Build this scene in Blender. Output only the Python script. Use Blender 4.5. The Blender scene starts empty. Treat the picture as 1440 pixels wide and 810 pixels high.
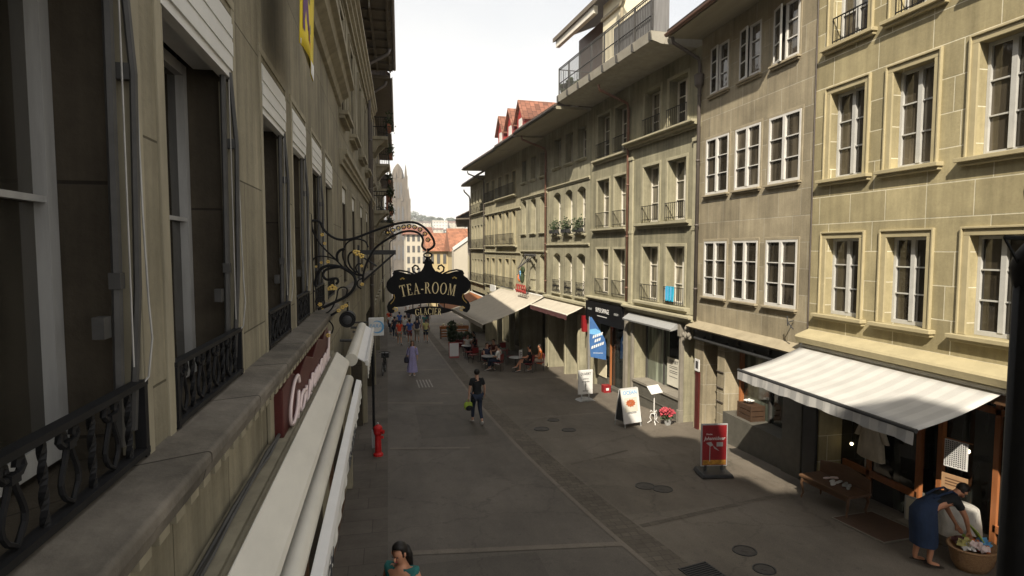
import bpy, bmesh, math, random
from mathutils import Vector, Matrix
R = math.radians
random.seed(7)
SC = bpy.context.scene
COL = SC.collection
# ------------------------------------------------------------------ camera, sky, sun
CAMZ = 4.65
cd = bpy.data.cameras.new('camera'); cam = bpy.data.objects.new('camera', cd); COL.objects.link(cam)
cam.location = (0, 0, CAMZ); cam.rotation_euler = (R(90 - 3.8), 0, R(-11.9))
cd.sensor_width = 36; cd.lens = 20.8; cd.clip_start = .02; cd.clip_end = 5000
SC.camera = cam
SUN_EL, SUN_AZ = 42.5, 210.0            # azimuth clockwise from +Y (down the street)
w = bpy.data.worlds.new('World'); SC.world = w; w.use_nodes = True
nt = w.node_tree; nt.nodes.clear()
def N(nt, t, **k):
    n = nt.nodes.new(t)
    for a, b in k.items(): setattr(n, a, b)
    return n
out = N(nt, 'ShaderNodeOutputWorld'); bg = N(nt, 'ShaderNodeBackground')
sky = N(nt, 'ShaderNodeTexSky'); sky.sky_type = 'NISHITA'; sky.sun_disc = False
sky.sun_elevation = R(SUN_EL); sky.sun_rotation = R(SUN_AZ); sky.dust_density = 3; sky.air_density = 1
tc = N(nt, 'ShaderNodeTexCoord'); nz = N(nt, 'ShaderNodeTexNoise'); nz.inputs['Scale'].default_value = 1.6; nz.inputs['Detail'].default_value = 6
mp = N(nt, 'ShaderNodeMapping'); mp.inputs['Scale'].default_value = (1, 1, 2.2); mp.inputs['Location'].default_value = (.3, .2, .1)
rp = N(nt, 'ShaderNodeValToRGB'); rp.color_ramp.elements[0].position = .30; rp.color_ramp.elements[1].position = .62
rp.color_ramp.elements[0].color = (.74, .74, .74, 1); rp.color_ramp.elements[1].color = (1, 1, 1, 1)
mx = N(nt, 'ShaderNodeMix', data_type='RGBA'); mx.inputs['B'].default_value = (8.8, 8.5, 7.9, 1)
sep = N(nt, 'ShaderNodeSeparateXYZ'); el = N(nt, 'ShaderNodeMapRange'); el.inputs['From Min'].default_value = 0; el.inputs['From Max'].default_value = .42
el.inputs['To Min'].default_value = 1.25; el.inputs['To Max'].default_value = .68
mu = N(nt, 'ShaderNodeMath', operation='MULTIPLY'); mu.use_clamp = True
L = nt.links.new
L(tc.outputs['Generated'], mp.inputs[0]); L(mp.outputs[0], nz.inputs['Vector']); L(nz.outputs['Fac'], rp.inputs[0])
L(tc.outputs['Generated'], sep.inputs[0]); L(sep.outputs['Z'], el.inputs[0]); L(rp.outputs[0], mu.inputs[0]); L(el.outputs[0], mu.inputs[1])
L(mu.outputs[0], mx.inputs['Factor']); L(sky.outputs[0], mx.inputs['A']); L(mx.outputs['Result'], bg.inputs[0])
bg.inputs[1].default_value = .105; L(bg.outputs[0], out.inputs[0])
sd = bpy.data.lights.new('sun', 'SUN'); sd.energy = 5.0; sd.angle = R(.6); sd.color = (1, .90, .74)
so = bpy.data.objects.new('sun', sd); COL.objects.link(so)
a = R(SUN_AZ); e = R(SUN_EL)
so.rotation_euler = Vector((math.sin(a) * math.cos(e), math.cos(a) * math.cos(e), math.sin(e))).to_track_quat('Z', 'Y').to_euler()
SC.view_settings.view_transform = 'Standard'; SC.view_settings.look = 'None'; SC.view_settings.gamma = 1
SC.view_settings.use_curve_mapping = False; SC.view_settings.exposure = 0.50
try:
    SC.cycles.max_bounces = 6; SC.cycles.diffuse_bounces = 3; SC.cycles.glossy_bounces = 3; SC.cycles.transparent_max_bounces = 6
except Exception: pass

# ------------------------------------------------------------------ materials
MATS = {}
def _base(name):
    m = bpy.data.materials.new(name); m.use_nodes = True
    nt = m.node_tree; b = nt.nodes['Principled BSDF']; MATS[name] = m
    return m, nt, b
def mat(name, col, rough=.6, var=.15, scale=6, bump=0, metal=0, spec=.4, stretch=None, emit=None):
    """plain colour broken up by two octaves of noise, optional bump"""
    m, nt, b = _base(name)
    tc = N(nt, 'ShaderNodeTexCoord'); mp = N(nt, 'ShaderNodeMapping')
    mp.inputs['Scale'].default_value = stretch or (1, 1, 1)
    nz = N(nt, 'ShaderNodeTexNoise'); nz.inputs['Scale'].default_value = scale; nz.inputs['Detail'].default_value = 7; nz.inputs['Roughness'].default_value = .65
    mr = N(nt, 'ShaderNodeMapRange'); mr.inputs['From Min'].default_value = .25; mr.inputs['From Max'].default_value = .75
    mr.inputs['To Min'].default_value = 1 - var; mr.inputs['To Max'].default_value = 1 + var
    vm = N(nt, 'ShaderNodeVectorMath', operation='SCALE'); vm.inputs[0].default_value = col
    l = nt.links.new
    l(tc.outputs['Object'], mp.inputs[0]); l(mp.outputs[0], nz.inputs['Vector']); l(nz.outputs['Fac'], mr.inputs[0]); l(mr.outputs[0], vm.inputs['Scale'])
    l(vm.outputs[0], b.inputs['Base Color'])
    b.inputs['Roughness'].default_value = rough; b.inputs['Metallic'].default_value = metal; b.inputs['Specular IOR Level'].default_value = spec
    if bump:
        bp = N(nt, 'ShaderNodeBump'); bp.inputs['Strength'].default_value = bump; bp.inputs['Distance'].default_value = .02
        l(nz.outputs['Fac'], bp.inputs['Height']); l(bp.outputs[0], b.inputs['Normal'])
    if emit:
        b.inputs['Emission Color'].default_value = (*col, 1); b.inputs['Emission Strength'].default_value = emit
    return m
def stone(name, col, bw=1.1, rh=.58, mortar=(.62, .58, .45), msize=.010, var=.16, stain=.35, axes='XZ', streak=.2, off=.5, bump=.25):
    """ashlar: blocks of differing tint, pale joints, vertical streaks and blotchy stains"""
    m, nt, b = _base(name); l = nt.links.new
    tc = N(nt, 'ShaderNodeTexCoord'); sp = N(nt, 'ShaderNodeSeparateXYZ'); cb = N(nt, 'ShaderNodeCombineXYZ')
    l(tc.outputs['Object'], sp.inputs[0])
    ad = N(nt, 'ShaderNodeMath', operation='ADD'); l(sp.outputs['X'], ad.inputs[0]); l(sp.outputs['Y'], ad.inputs[1])
    l(ad.outputs[0], cb.inputs['X']); l(sp.outputs['Z'], cb.inputs['Y'])
    br = N(nt, 'ShaderNodeTexBrick'); br.offset = off; br.squash = .75; br.squash_frequency = 3
    c = Vector(col)
    br.inputs['Color1'].default_value = (*(c * (1 - var)), 1); br.inputs['Color2'].default_value = (*(c * (1 + var)), 1)
    br.inputs['Mortar'].default_value = (*mortar, 1); br.inputs['Scale'].default_value = 1
    br.inputs['Mortar Size'].default_value = msize; br.inputs['Mortar Smooth'].default_value = .3
    br.inputs['Brick Width'].default_value = bw; br.inputs['Row Height'].default_value = rh
    l(cb.outputs[0], br.inputs['Vector'])
    def noise(scale, st, det=6):
        mp = N(nt, 'ShaderNodeMapping'); mp.inputs['Scale'].default_value = st; l(tc.outputs['Object'], mp.inputs[0])
        n = N(nt, 'ShaderNodeTexNoise'); n.inputs['Scale'].default_value = scale; n.inputs['Detail'].default_value = det; n.inputs['Roughness'].default_value = .65
        l(mp.outputs[0], n.inputs['Vector']); return n
    def mr(n, lo, hi, a=.3, z=.7):
        q = N(nt, 'ShaderNodeMapRange'); q.inputs['From Min'].default_value = a; q.inputs['From Max'].default_value = z
        q.inputs['To Min'].default_value = lo; q.inputs['To Max'].default_value = hi; l(n.outputs['Fac'], q.inputs[0]); return q
    n1 = noise(.9, (1, 1, 1)); n2 = noise(2.2, (2.2, 2.2, .16)); n3 = noise(22, (1, 1, 1))
    q1 = mr(n1, 1 - stain, 1 + stain * .35); q2 = mr(n2, 1 - streak, 1 + streak * .4); q3 = mr(n3, .93, 1.07)
    m1 = N(nt, 'ShaderNodeMath', operation='MULTIPLY'); l(q1.outputs[0], m1.inputs[0]); l(q2.outputs[0], m1.inputs[1])
    m2 = N(nt, 'ShaderNodeMath', operation='MULTIPLY'); l(m1.outputs[0], m2.inputs[0]); l(q3.outputs[0], m2.inputs[1])
    vm = N(nt, 'ShaderNodeVectorMath', operation='SCALE'); l(br.outputs['Color'], vm.inputs[0]); l(m2.outputs[0], vm.inputs['Scale'])
    l(vm.outputs[0], b.inputs['Base Color']); b.inputs['Roughness'].default_value = .88; b.inputs['Specular IOR Level'].default_value = .2
    bp = N(nt, 'ShaderNodeBump'); bp.inputs['Strength'].default_value = bump; bp.inputs['Distance'].default_value = .01
    sm = N(nt, 'ShaderNodeMath', operation='SUBTRACT'); l(n3.outputs['Fac'], sm.inputs[0]); l(br.outputs['Fac'], sm.inputs[1])
    l(sm.outputs[0], bp.inputs['Height']); l(bp.outputs[0], b.inputs['Normal'])
    return m
def stripes(name, c1, c2, per, axis='X', rough=.8, duty=.5, transl=.0):
    m, nt, b = _base(name); l = nt.links.new
    tc = N(nt, 'ShaderNodeTexCoord'); sp = N(nt, 'ShaderNodeSeparateXYZ'); l(tc.outputs['Object'], sp.inputs[0])
    d = N(nt, 'ShaderNodeMath', operation='DIVIDE'); d.inputs[1].default_value = per; l(sp.outputs[axis], d.inputs[0])
    f = N(nt, 'ShaderNodeMath', operation='FRACT'); l(d.outputs[0], f.inputs[0])
    rp = N(nt, 'ShaderNodeValToRGB'); el = rp.color_ramp.elements; rp.color_ramp.interpolation = 'LINEAR'
    el[0].position = duty - .04; el[0].color = (*c1, 1); el[1].position = duty + .04; el[1].color = (*c2, 1)
    l(f.outputs[0], rp.inputs[0])
    nz = N(nt, 'ShaderNodeTexNoise'); nz.inputs['Scale'].default_value = 2.5; nz.inputs['Detail'].default_value = 5; l(tc.outputs['Object'], nz.inputs['Vector'])
    mr = N(nt, 'ShaderNodeMapRange'); mr.inputs['To Min'].default_value = .82; mr.inputs['To Max'].default_value = 1.12; l(nz.outputs['Fac'], mr.inputs[0])
    vm = N(nt, 'ShaderNodeVectorMath', operation='SCALE'); l(rp.outputs[0], vm.inputs[0]); l(mr.outputs[0], vm.inputs['Scale'])
    l(vm.outputs[0], b.inputs['Base Color']); b.inputs['Roughness'].default_value = rough; b.inputs['Specular IOR Level'].default_value = .15
    return m
def glass(name, col, rough=.04, wob=.25):
    """old window glass in front of a dark room: dark, shiny, slightly wavy; a paler curtain tint in places"""
    m, nt, b = _base(name); l = nt.links.new
    tc = N(nt, 'ShaderNodeTexCoord'); mp = N(nt, 'ShaderNodeMapping'); mp.inputs['Scale'].default_value = (3.2, 3.2, .35); l(tc.outputs['Object'], mp.inputs[0])
    n = N(nt, 'ShaderNodeTexNoise'); n.inputs['Scale'].default_value = 1.3; n.inputs['Detail'].default_value = 2; l(mp.outputs[0], n.inputs['Vector'])
    rp = N(nt, 'ShaderNodeValToRGB'); el = rp.color_ramp.elements
    el[0].position = .45; el[0].color = (*[c * .35 for c in col], 1); el[1].position = .62; el[1].color = (*col, 1)
    oi = N(nt, 'ShaderNodeObjectInfo'); mr = N(nt, 'ShaderNodeMapRange'); mr.inputs['To Min'].default_value = .35; mr.inputs['To Max'].default_value = 1.7; l(oi.outputs['Random'], mr.inputs[0])
    ad = N(nt, 'ShaderNodeVectorMath', operation='ADD'); l(mp.outputs[0], ad.inputs[0]); sc_ = N(nt, 'ShaderNodeVectorMath', operation='SCALE'); sc_.inputs[0].default_value = (37, 11, 5); l(oi.outputs['Random'], sc_.inputs['Scale']); l(sc_.outputs[0], ad.inputs[1]); l(ad.outputs[0], n.inputs['Vector'])
    vm = N(nt, 'ShaderNodeVectorMath', operation='SCALE'); l(n.outputs['Fac'], rp.inputs[0]); l(rp.outputs[0], vm.inputs[0]); l(mr.outputs[0], vm.inputs['Scale']); l(vm.outputs[0], b.inputs['Base Color'])
    b.inputs['Roughness'].default_value = rough; b.inputs['Specular IOR Level'].default_value = .75
    n2 = N(nt, 'ShaderNodeTexNoise'); n2.inputs['Scale'].default_value = 2.5; l(tc.outputs['Object'], n2.inputs['Vector'])
    bp = N(nt, 'ShaderNodeBump'); bp.inputs['Strength'].default_value = wob; bp.inputs['Distance'].default_value = .02
    l(n2.outputs['Fac'], bp.inputs['Height']); l(bp.outputs[0], b.inputs['Normal'])
    return m
def tiles(name, col, per=.17):
    m, nt, b = _base(name); l = nt.links.new
    tc = N(nt, 'ShaderNodeTexCoord'); br = N(nt, 'ShaderNodeTexBrick'); c = Vector(col)
    br.inputs['Color1'].default_value = (*(c * .7), 1); br.inputs['Color2'].default_value = (*(c * 1.3), 1); br.inputs['Mortar'].default_value = (*(c * .3), 1)
    br.inputs['Scale'].default_value = 1; br.inputs['Brick Width'].default_value = per; br.inputs['Row Height'].default_value = per * 1.1; br.inputs['Mortar Size'].default_value = .012
    l(tc.outputs['Object'], br.inputs['Vector'])
    nz = N(nt, 'ShaderNodeTexNoise'); nz.inputs['Scale'].default_value = .8; nz.inputs['Detail'].default_value = 6; l(tc.outputs['Object'], nz.inputs['Vector'])
    mr = N(nt, 'ShaderNodeMapRange'); mr.inputs['To Min'].default_value = .6; mr.inputs['To Max'].default_value = 1.3; l(nz.outputs['Fac'], mr.inputs[0])
    vm = N(nt, 'ShaderNodeVectorMath', operation='SCALE'); l(br.outputs['Color'], vm.inputs[0]); l(mr.outputs[0], vm.inputs['Scale'])
    l(vm.outputs[0], b.inputs['Base Color']); b.inputs['Roughness'].default_value = .85
    bp = N(nt, 'ShaderNodeBump'); bp.inputs['Strength'].default_value = .6; bp.inputs['Distance'].default_value = .03
    l(br.outputs['Fac'], bp.inputs['Height']); bp.invert = True; l(bp.outputs[0], b.inputs['Normal'])
    return m
def asphalt(name, col, big=.22):
    m, nt, b = _base(name); l = nt.links.new
    tc = N(nt, 'ShaderNodeTexCoord')
    def noise(s, det=8, ro=.65, st=(1, 1, 1)):
        mp = N(nt, 'ShaderNodeMapping'); mp.inputs['Scale'].default_value = st; l(tc.outputs['Object'], mp.inputs[0])
        n = N(nt, 'ShaderNodeTexNoise'); n.inputs['Scale'].default_value = s; n.inputs['Detail'].default_value = det; n.inputs['Roughness'].default_value = ro; l(mp.outputs[0], n.inputs['Vector']); return n
    def mr(n, lo, hi, a=.3, z=.7):
        q = N(nt, 'ShaderNodeMapRange'); q.inputs['From Min'].default_value = a; q.inputs['From Max'].default_value = z
        q.inputs['To Min'].default_value = lo; q.inputs['To Max'].default_value = hi; l(n.outputs['Fac'], q.inputs[0]); return q
    vo = N(nt, 'ShaderNodeTexVoronoi'); vo.feature = 'DISTANCE_TO_EDGE'; vo.inputs['Scale'].default_value = .42; wp = noise(1.1, 6, .7); wv = N(nt, 'ShaderNodeVectorMath', operation='MULTIPLY_ADD'); wv.inputs[1].default_value = (1.1, 1.1, 0); l(wp.outputs['Color'], wv.inputs[0]); l(tc.outputs['Object'], wv.inputs[2]); l(wv.outputs[0], vo.inputs['Vector'])
    cr = N(nt, 'ShaderNodeMapRange'); cr.inputs['From Min'].default_value = .002; cr.inputs['From Max'].default_value = .012; cr.inputs['To Min'].default_value = .80; l(vo.outputs['Distance'], cr.inputs[0])
    a1 = noise(.22); a2 = noise(1.7, st=(1, .35, 1)); a3 = noise(70, 3); a4 = noise(5.5, 5, .75)
    q1 = mr(a1, 1 - big, 1 + big); q2 = mr(a2, .82, 1.12); q3 = mr(a3, .75, 1.25); q4 = mr(a4, .72, 1.04, .28, .42)
    prev = q1.outputs[0]
    for q in (q2, q3, q4, cr):
        mm = N(nt, 'ShaderNodeMath', operation='MULTIPLY'); l(prev, mm.inputs[0]); l(q.outputs[0], mm.inputs[1]); prev = mm.outputs[0]
    vm = N(nt, 'ShaderNodeVectorMath', operation='SCALE'); vm.inputs[0].default_value = col; l(prev, vm.inputs['Scale'])
    l(vm.outputs[0], b.inputs['Base Color']); b.inputs['Roughness'].default_value = .75; b.inputs['Specular IOR Level'].default_value = .3
    bp = N(nt, 'ShaderNodeBump'); bp.inputs['Strength'].default_value = .35; bp.inputs['Distance'].default_value = .006
    l(a3.outputs['Fac'], bp.inputs['Height']); l(bp.outputs[0], b.inputs['Normal'])
    return m
M = MATS
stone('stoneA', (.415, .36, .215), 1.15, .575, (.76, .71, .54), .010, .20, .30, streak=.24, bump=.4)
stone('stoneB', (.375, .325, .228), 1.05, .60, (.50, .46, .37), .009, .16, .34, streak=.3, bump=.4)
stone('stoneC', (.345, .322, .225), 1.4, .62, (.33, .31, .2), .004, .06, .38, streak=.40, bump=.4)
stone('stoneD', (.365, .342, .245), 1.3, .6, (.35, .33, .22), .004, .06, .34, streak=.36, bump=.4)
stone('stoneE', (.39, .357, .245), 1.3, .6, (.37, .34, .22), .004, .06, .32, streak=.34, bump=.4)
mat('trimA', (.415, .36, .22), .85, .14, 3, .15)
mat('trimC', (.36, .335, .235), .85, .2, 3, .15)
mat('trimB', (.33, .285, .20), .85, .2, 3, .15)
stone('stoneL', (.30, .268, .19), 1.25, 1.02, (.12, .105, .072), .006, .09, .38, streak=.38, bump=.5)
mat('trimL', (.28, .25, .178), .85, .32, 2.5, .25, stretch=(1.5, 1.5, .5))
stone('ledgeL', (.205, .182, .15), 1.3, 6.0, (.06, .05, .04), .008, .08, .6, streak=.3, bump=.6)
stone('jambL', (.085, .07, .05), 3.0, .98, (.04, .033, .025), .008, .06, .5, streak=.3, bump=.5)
mat('white_frame', (.62, .61, .58), .45, .10, 5)
mat('left_frame', (.33, .325, .31), .55, .2, 4, .15, stretch=(3, 3, .4)); mat('grey_frame', (.50, .50, .48), .45, .10, 5)
mat('cable_grey', (.36, .35, .33), .6, .3, 9); mat('old_white', (.66, .63, .55), .55, .12, 3, .05, stretch=(1, .4, 1))
mat('shutter_box', (.60, .59, .55), .5, .10, 3)
glass('glass_dark', (.05, .045, .035)); glass('glass_room', (.10, .085, .062)); glass('glass_shop', (.035, .04, .035)); glass('glass_green', (.44, .50, .40), .12); glass('glass_curtain', (.26, .235, .18), .06)
mat('wood_deep', (.06, .034, .02), .6, .3, 5); mat('interior', (.03, .024, .018), .9, .3, 2)
mat('iron', (.010, .010, .011), .6, .3, 8, .1, spec=.2)
mat('iron_grey', (.06, .058, .055), .55, .3, 8)
mat('gold', (.70, .50, .16), .35, .15, 12, 0, metal=.75)
mat('letter_gold', (.80, .66, .36), .5, .12, 10)
mat('pipe', (.10, .085, .075), .5, .25, 3)
mat('copper', (.16, .085, .06), .5, .25, 3)
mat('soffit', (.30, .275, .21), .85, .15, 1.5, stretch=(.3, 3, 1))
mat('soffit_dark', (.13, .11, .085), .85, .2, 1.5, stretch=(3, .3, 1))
tiles('roof_brown', (.12, .08, .06)); tiles('roof_red', (.23, .10, .065), .28); tiles('roof_orange', (.31, .135, .075), .3)
mat('red_paint', (.34, .04, .035), .55, .15, 4); mat('cream', (.70, .64, .47), .75, .08, 2); mat('white', (.75, .74, .72), .5, .06, 4)
mat('board_white', (.72, .72, .71), .4, .05, 4); mat('black', (.008, .008, .009), .6, .2, 5, spec=.12); mat('cover_iron', (.062, .056, .050), .6, .3, 14, .4); mat('charcoal', (.035, .036, .038), .5, .2, 5)
mat('wood_orange', (.34, .13, .05), .45, .2, 4, .1, stretch=(6, 6, .5)); mat('wood_dark', (.135, .075, .042), .5, .25, 4, .1, stretch=(.6, 6, 6))
mat('mat_brown', (.10, .06, .038), .95, .2, 30, .3); mat('wicker', (.34, .20, .10), .75, .35, 40, .6)
mat('concrete', (.23, .21, .175), .85, .2, 3, .2); mat('slab_stone', (.34, .32, .27), .85, .2, 3, .2); mat('plinth', (.10, .095, .08), .7, .25, 4, .15); mat('zinc_dark', (.20, .20, .20), .5, .3, 3, stretch=(8, 8, .4)); mat('zinc', (.42, .43, .43), .45, .15, 3, stretch=(8, 8, .4), metal=.3)
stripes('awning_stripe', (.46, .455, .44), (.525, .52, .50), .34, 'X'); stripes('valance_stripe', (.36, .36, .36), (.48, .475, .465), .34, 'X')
mat('beige_cloth', (.47, .43, .36), .85, .10, 2); mat('white_cloth', (.66, .65, .61), .85, .28, 7, 1.0, stretch=(1, 1, .45))
mat('orange_cloth', (.34, .13, .045), .8, .15, 3); mat('red_cloth', (.40, .03, .03), .8, .15, 3); mat('chair_red', (.22, .018, .02), .45, .2, 3)
mat('lavender', (.36, .33, .58), .85, .28, 7, 1.0, stretch=(1, 1, .45)); mat('skin', (.50, .29, .20), .55, .08, 8); mat('skin_warm', (.56, .27, .16), .55, .08, 8)
mat('hair_dark', (.014, .011, .009), .55, .3, 30, .3, stretch=(1, 1, .2)); mat('hair_brown', (.08, .045, .025), .55, .3, 30, .3)
mat('tee_black', (.014, .016, .018), .9, .28, 7, 1.0, stretch=(1, 1, .45)); mat('jeans', (.022, .032, .06), .9, .28, 7, 1.0, stretch=(1, 1, .45)); mat('denim', (.018, .036, .085), .85, .28, 7, 1.0, stretch=(1, 1, .45))
mat('tee_red', (.72, .07, .025), .85, .28, 7, 1.0, stretch=(1, 1, .45)); mat('tee_blue', (.04, .11, .40), .85, .28, 7, 1.0, stretch=(1, 1, .45)); mat('tee_navy', (.03, .03, .055), .85, .28, 7, 1.0, stretch=(1, 1, .45))
mat('tee_yellow', (.60, .56, .22), .85, .28, 7, 1.0, stretch=(1, 1, .45)); mat('shorts_beige', (.36, .31, .24), .85, .28, 7, 1.0, stretch=(1, 1, .45)); mat('shorts_red', (.20, .045, .04), .85, .28, 7, 1.0, stretch=(1, 1, .45))
mat('teal', (.03, .16, .15), .85, .28, 7, 1.0, stretch=(1, 1, .45)); mat('shoe_white', (.7, .69, .66), .6, .1, 8); mat('shoe_dark', (.03, .025, .02), .6, .2, 8); mat('lime', (.36, .50, .06), .7, .2, 9)
mat('red_hydrant', (.55, .02, .02), .4, .15, 6); mat('rubber', (.015, .015, .015), .8, .2, 10)
mat('leaf', (.035, .055, .022), .7, .4, 14); mat('leaf_far', (.06, .085, .05), .8, .3, .6); mat('petal', (.42, .06, .08), .7, .25, 40); mat('terracotta', (.34, .13, .07), .8, .2, 8)
mat('yellow_flag', (.75, .58, .04), .8, .10, 3); mat('purple', (.14, .06, .16), .8, .2, 6); mat('orange', (.70, .19, .04), .8, .1, 6); mat('blue_flag', (.045, .13, .33), .7, .25, 2.5); mat('cyan', (.03, .40, .60), .8, .2, 14)
mat('poster_red', (.24, .014, .018), .45, .25, 3); mat('poster_yellow', (.40, .20, .03), .5, .7, 16); mat('food', (.42, .12, .05), .6, .5, 18); mat('ink', (.05, .05, .055), .6, .1, 5); mat('sign_blue', (.16, .42, .72), .5, .1, 5)
mat('sign_red', (.075, .013, .011), .5, .25, 5); mat('pink_neon', (.80, .66, .64), .4, .06, 5); mat('bulb', (1, .82, .5), .5, 0, 1, emit=9); mat('paper', (.62, .60, .52), .7, .1, 8); mat('kraft', (.36, .22, .12), .8, .15, 8); mat('pattern_bw', (.25, .25, .25), .8, 1.0, 60)
mat('brown_cloth', (.08, .03, .03), .9, .2, 8); mat('linen', (.52, .47, .38), .9, .28, 7, 1.0, stretch=(1, 1, .45))
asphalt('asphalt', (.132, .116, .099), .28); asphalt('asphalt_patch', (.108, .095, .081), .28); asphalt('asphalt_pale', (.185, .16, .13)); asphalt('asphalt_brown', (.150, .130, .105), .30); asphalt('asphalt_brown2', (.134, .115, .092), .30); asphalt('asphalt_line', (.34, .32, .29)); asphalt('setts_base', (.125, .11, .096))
stone('setts', (.15, .13, .105), .22, .16, (.11, .095, .077), .010, .12, .25, streak=.1, bump=.4)
stone('slabs', (.135, .117, .099), .9, .6, (.08, .07, .06), .008, .1, .25, streak=.1, bump=.3)
for nm in ('setts', 'slabs'):      # paving lies flat: pattern from X,Y
    ntq = M[nm].node_tree
    br = [n for n in ntq.nodes if n.type == 'TEX_BRICK'][0]; tcq = [n for n in ntq.nodes if n.type == 'TEX_COORD'][0]
    ntq.links.new(tcq.outputs['Object'], br.inputs['Vector'])
mat('hill_green', (.11, .12, .07), .9, .3, .02); mat('far_wall', (.46, .42, .34), .85, .1, .2); mat('far_white', (.60, .59, .56), .85, .06, .2); mat('far_yellow', (.46, .38, .22), .85, .1, .4)
mat('spire_stone', (.12, .10, .075), .9, .25, .3, .3, stretch=(1, 1, .4)); mat('far_window', (.10, .10, .10), .3, .2, 1)

# ------------------------------------------------------------------ mesh + object helpers
class MB:
    def __init__(s): s.v = []; s.f = []; s.m = []; s.mi = 0
    def add(s, vs, fs):
        o = len(s.v); s.v += [tuple(v) for v in vs]; s.f += [tuple(i + o for i in f) for f in fs]; s.m += [s.mi] * len(fs); return s
    def box(s, x0, x1, y0, y1, z0, z1):
        return s.add([(x0, y0, z0), (x1, y0, z0), (x1, y1, z0), (x0, y1, z0), (x0, y0, z1), (x1, y0, z1), (x1, y1, z1), (x0, y1, z1)],
                     [(0, 3, 2, 1), (4, 5, 6, 7), (0, 1, 5, 4), (1, 2, 6, 5), (2, 3, 7, 6), (3, 0, 4, 7)])
    def quad(s, a, b, c, d): return s.add([a, b, c, d], [(0, 1, 2, 3)])
    def poly(s, pts): return s.add(pts, [tuple(range(len(pts)))])
    def prism(s, pts, y0, y1, axis='y'):
        """outline (a,b) extruded along axis: y -> (a,y,b); x -> (x,a,b); z -> (a,b,z)"""
        f = {'y': lambda p, t: (p[0], t, p[1]), 'x': lambda p, t: (t, p[0], p[1]), 'z': lambda p, t: (p[0], p[1], t)}[axis]
        n = len(pts); vs = [f(p, y0) for p in pts] + [f(p, y1) for p in pts]
        fs = [tuple(range(n - 1, -1, -1)), tuple(range(n, 2 * n))] + [(i, (i + 1) % n, n + (i + 1) % n, n + i) for i in range(n)]
        return s.add(vs, fs)
    def tube(s, pts, r, n=6, r1=None, cap=True):
        pts = [Vector(p) for p in pts]; k = len(pts); vs = []; prev = None
        for i, p in enumerate(pts):
            d = (pts[min(i + 1, k - 1)] - pts[max(i - 1, 0)])
            d = d.normalized() if d.length > 1e-9 else Vector((0, 0, 1))
            if prev is None: u = d.orthogonal().normalized()
            else:
                u = prev - d * prev.dot(d); u = u.normalized() if u.length > 1e-6 else d.orthogonal().normalized()
            prev = u; w_ = d.cross(u); rr = (r if r1 is None else r + (r1 - r) * i / (k - 1)) if not callable(r) else r(i / (k - 1))
            for j in range(n):
                t = 2 * math.pi * j / n; vs.append(p + (u * math.cos(t) + w_ * math.sin(t)) * rr)
        fs = [(i * n + j, i * n + (j + 1) % n, (i + 1) * n + (j + 1) % n, (i + 1) * n + j) for i in range(k - 1) for j in range(n)]
        if cap: fs += [tuple(range(n - 1, -1, -1)), tuple(range((k - 1) * n, k * n))]
        return s.add(vs, fs)
    def lathe(s, prof, c=(0, 0, 0), n=16, sx=1, sy=1):
        vs = [(c[0] + r * math.cos(2 * math.pi * j / n) * sx, c[1] + r * math.sin(2 * math.pi * j / n) * sy, c[2] + z) for r, z in prof for j in range(n)]
        k = len(prof)
        fs = [(i * n + j, i * n + (j + 1) % n, (i + 1) * n + (j + 1) % n, (i + 1) * n + j) for i in range(k - 1) for j in range(n)]
        fs += [tuple(range(n - 1, -1, -1)), tuple(range((k - 1) * n, k * n))]
        return s.add(vs, fs)
    def ell(s, c, rx, ry, rz, n=12, k=8):
        return s.add(*_ell(c, rx, ry, rz, n, k))
    def loft(s, rings, n=14, cap=True):
        """rings: (centre, rx, ry[, tilt about x])"""
        vs = []
        for q in rings:
            c, rx, ry = q[:3]; t = q[3] if len(q) > 3 else 0
            for j in range(n):
                a = 2 * math.pi * j / n; x = rx * math.cos(a); y = ry * math.sin(a)
                vs.append((c[0] + x, c[1] + y * math.cos(t), c[2] + y * math.sin(t)))
        k = len(rings)
        fs = [(i * n + j, i * n + (j + 1) % n, (i + 1) * n + (j + 1) % n, (i + 1) * n + j) for i in range(k - 1) for j in range(n)]
        if cap: fs += [tuple(range(n - 1, -1, -1)), tuple(range((k - 1) * n, k * n))]
        return s.add(vs, fs)
    def build(s, name, m, parent=None, smooth=False, bevel=0):
        me = bpy.data.meshes.new(name); me.from_pydata(s.v, [], s.f)
        for q in (m if isinstance(m, (list, tuple)) else [m]): me.materials.append(M[q])
        if isinstance(m, (list, tuple)): me.polygons.foreach_set('material_index', s.m)
        bm = bmesh.new(); bm.from_mesh(me); bmesh.ops.recalc_face_normals(bm, faces=bm.faces[:]); bm.to_mesh(me); bm.free()
        if smooth: me.polygons.foreach_set('use_smooth', [True] * len(me.polygons))
        me.update()
        o = bpy.data.objects.new(name, me); COL.objects.link(o)
        if bevel:
            bv = o.modifiers.new('bevel', 'BEVEL'); bv.width = bevel; bv.segments = 2; bv.limit_method = 'ANGLE'
        if parent is not None: o.parent = parent
        return o
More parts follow.
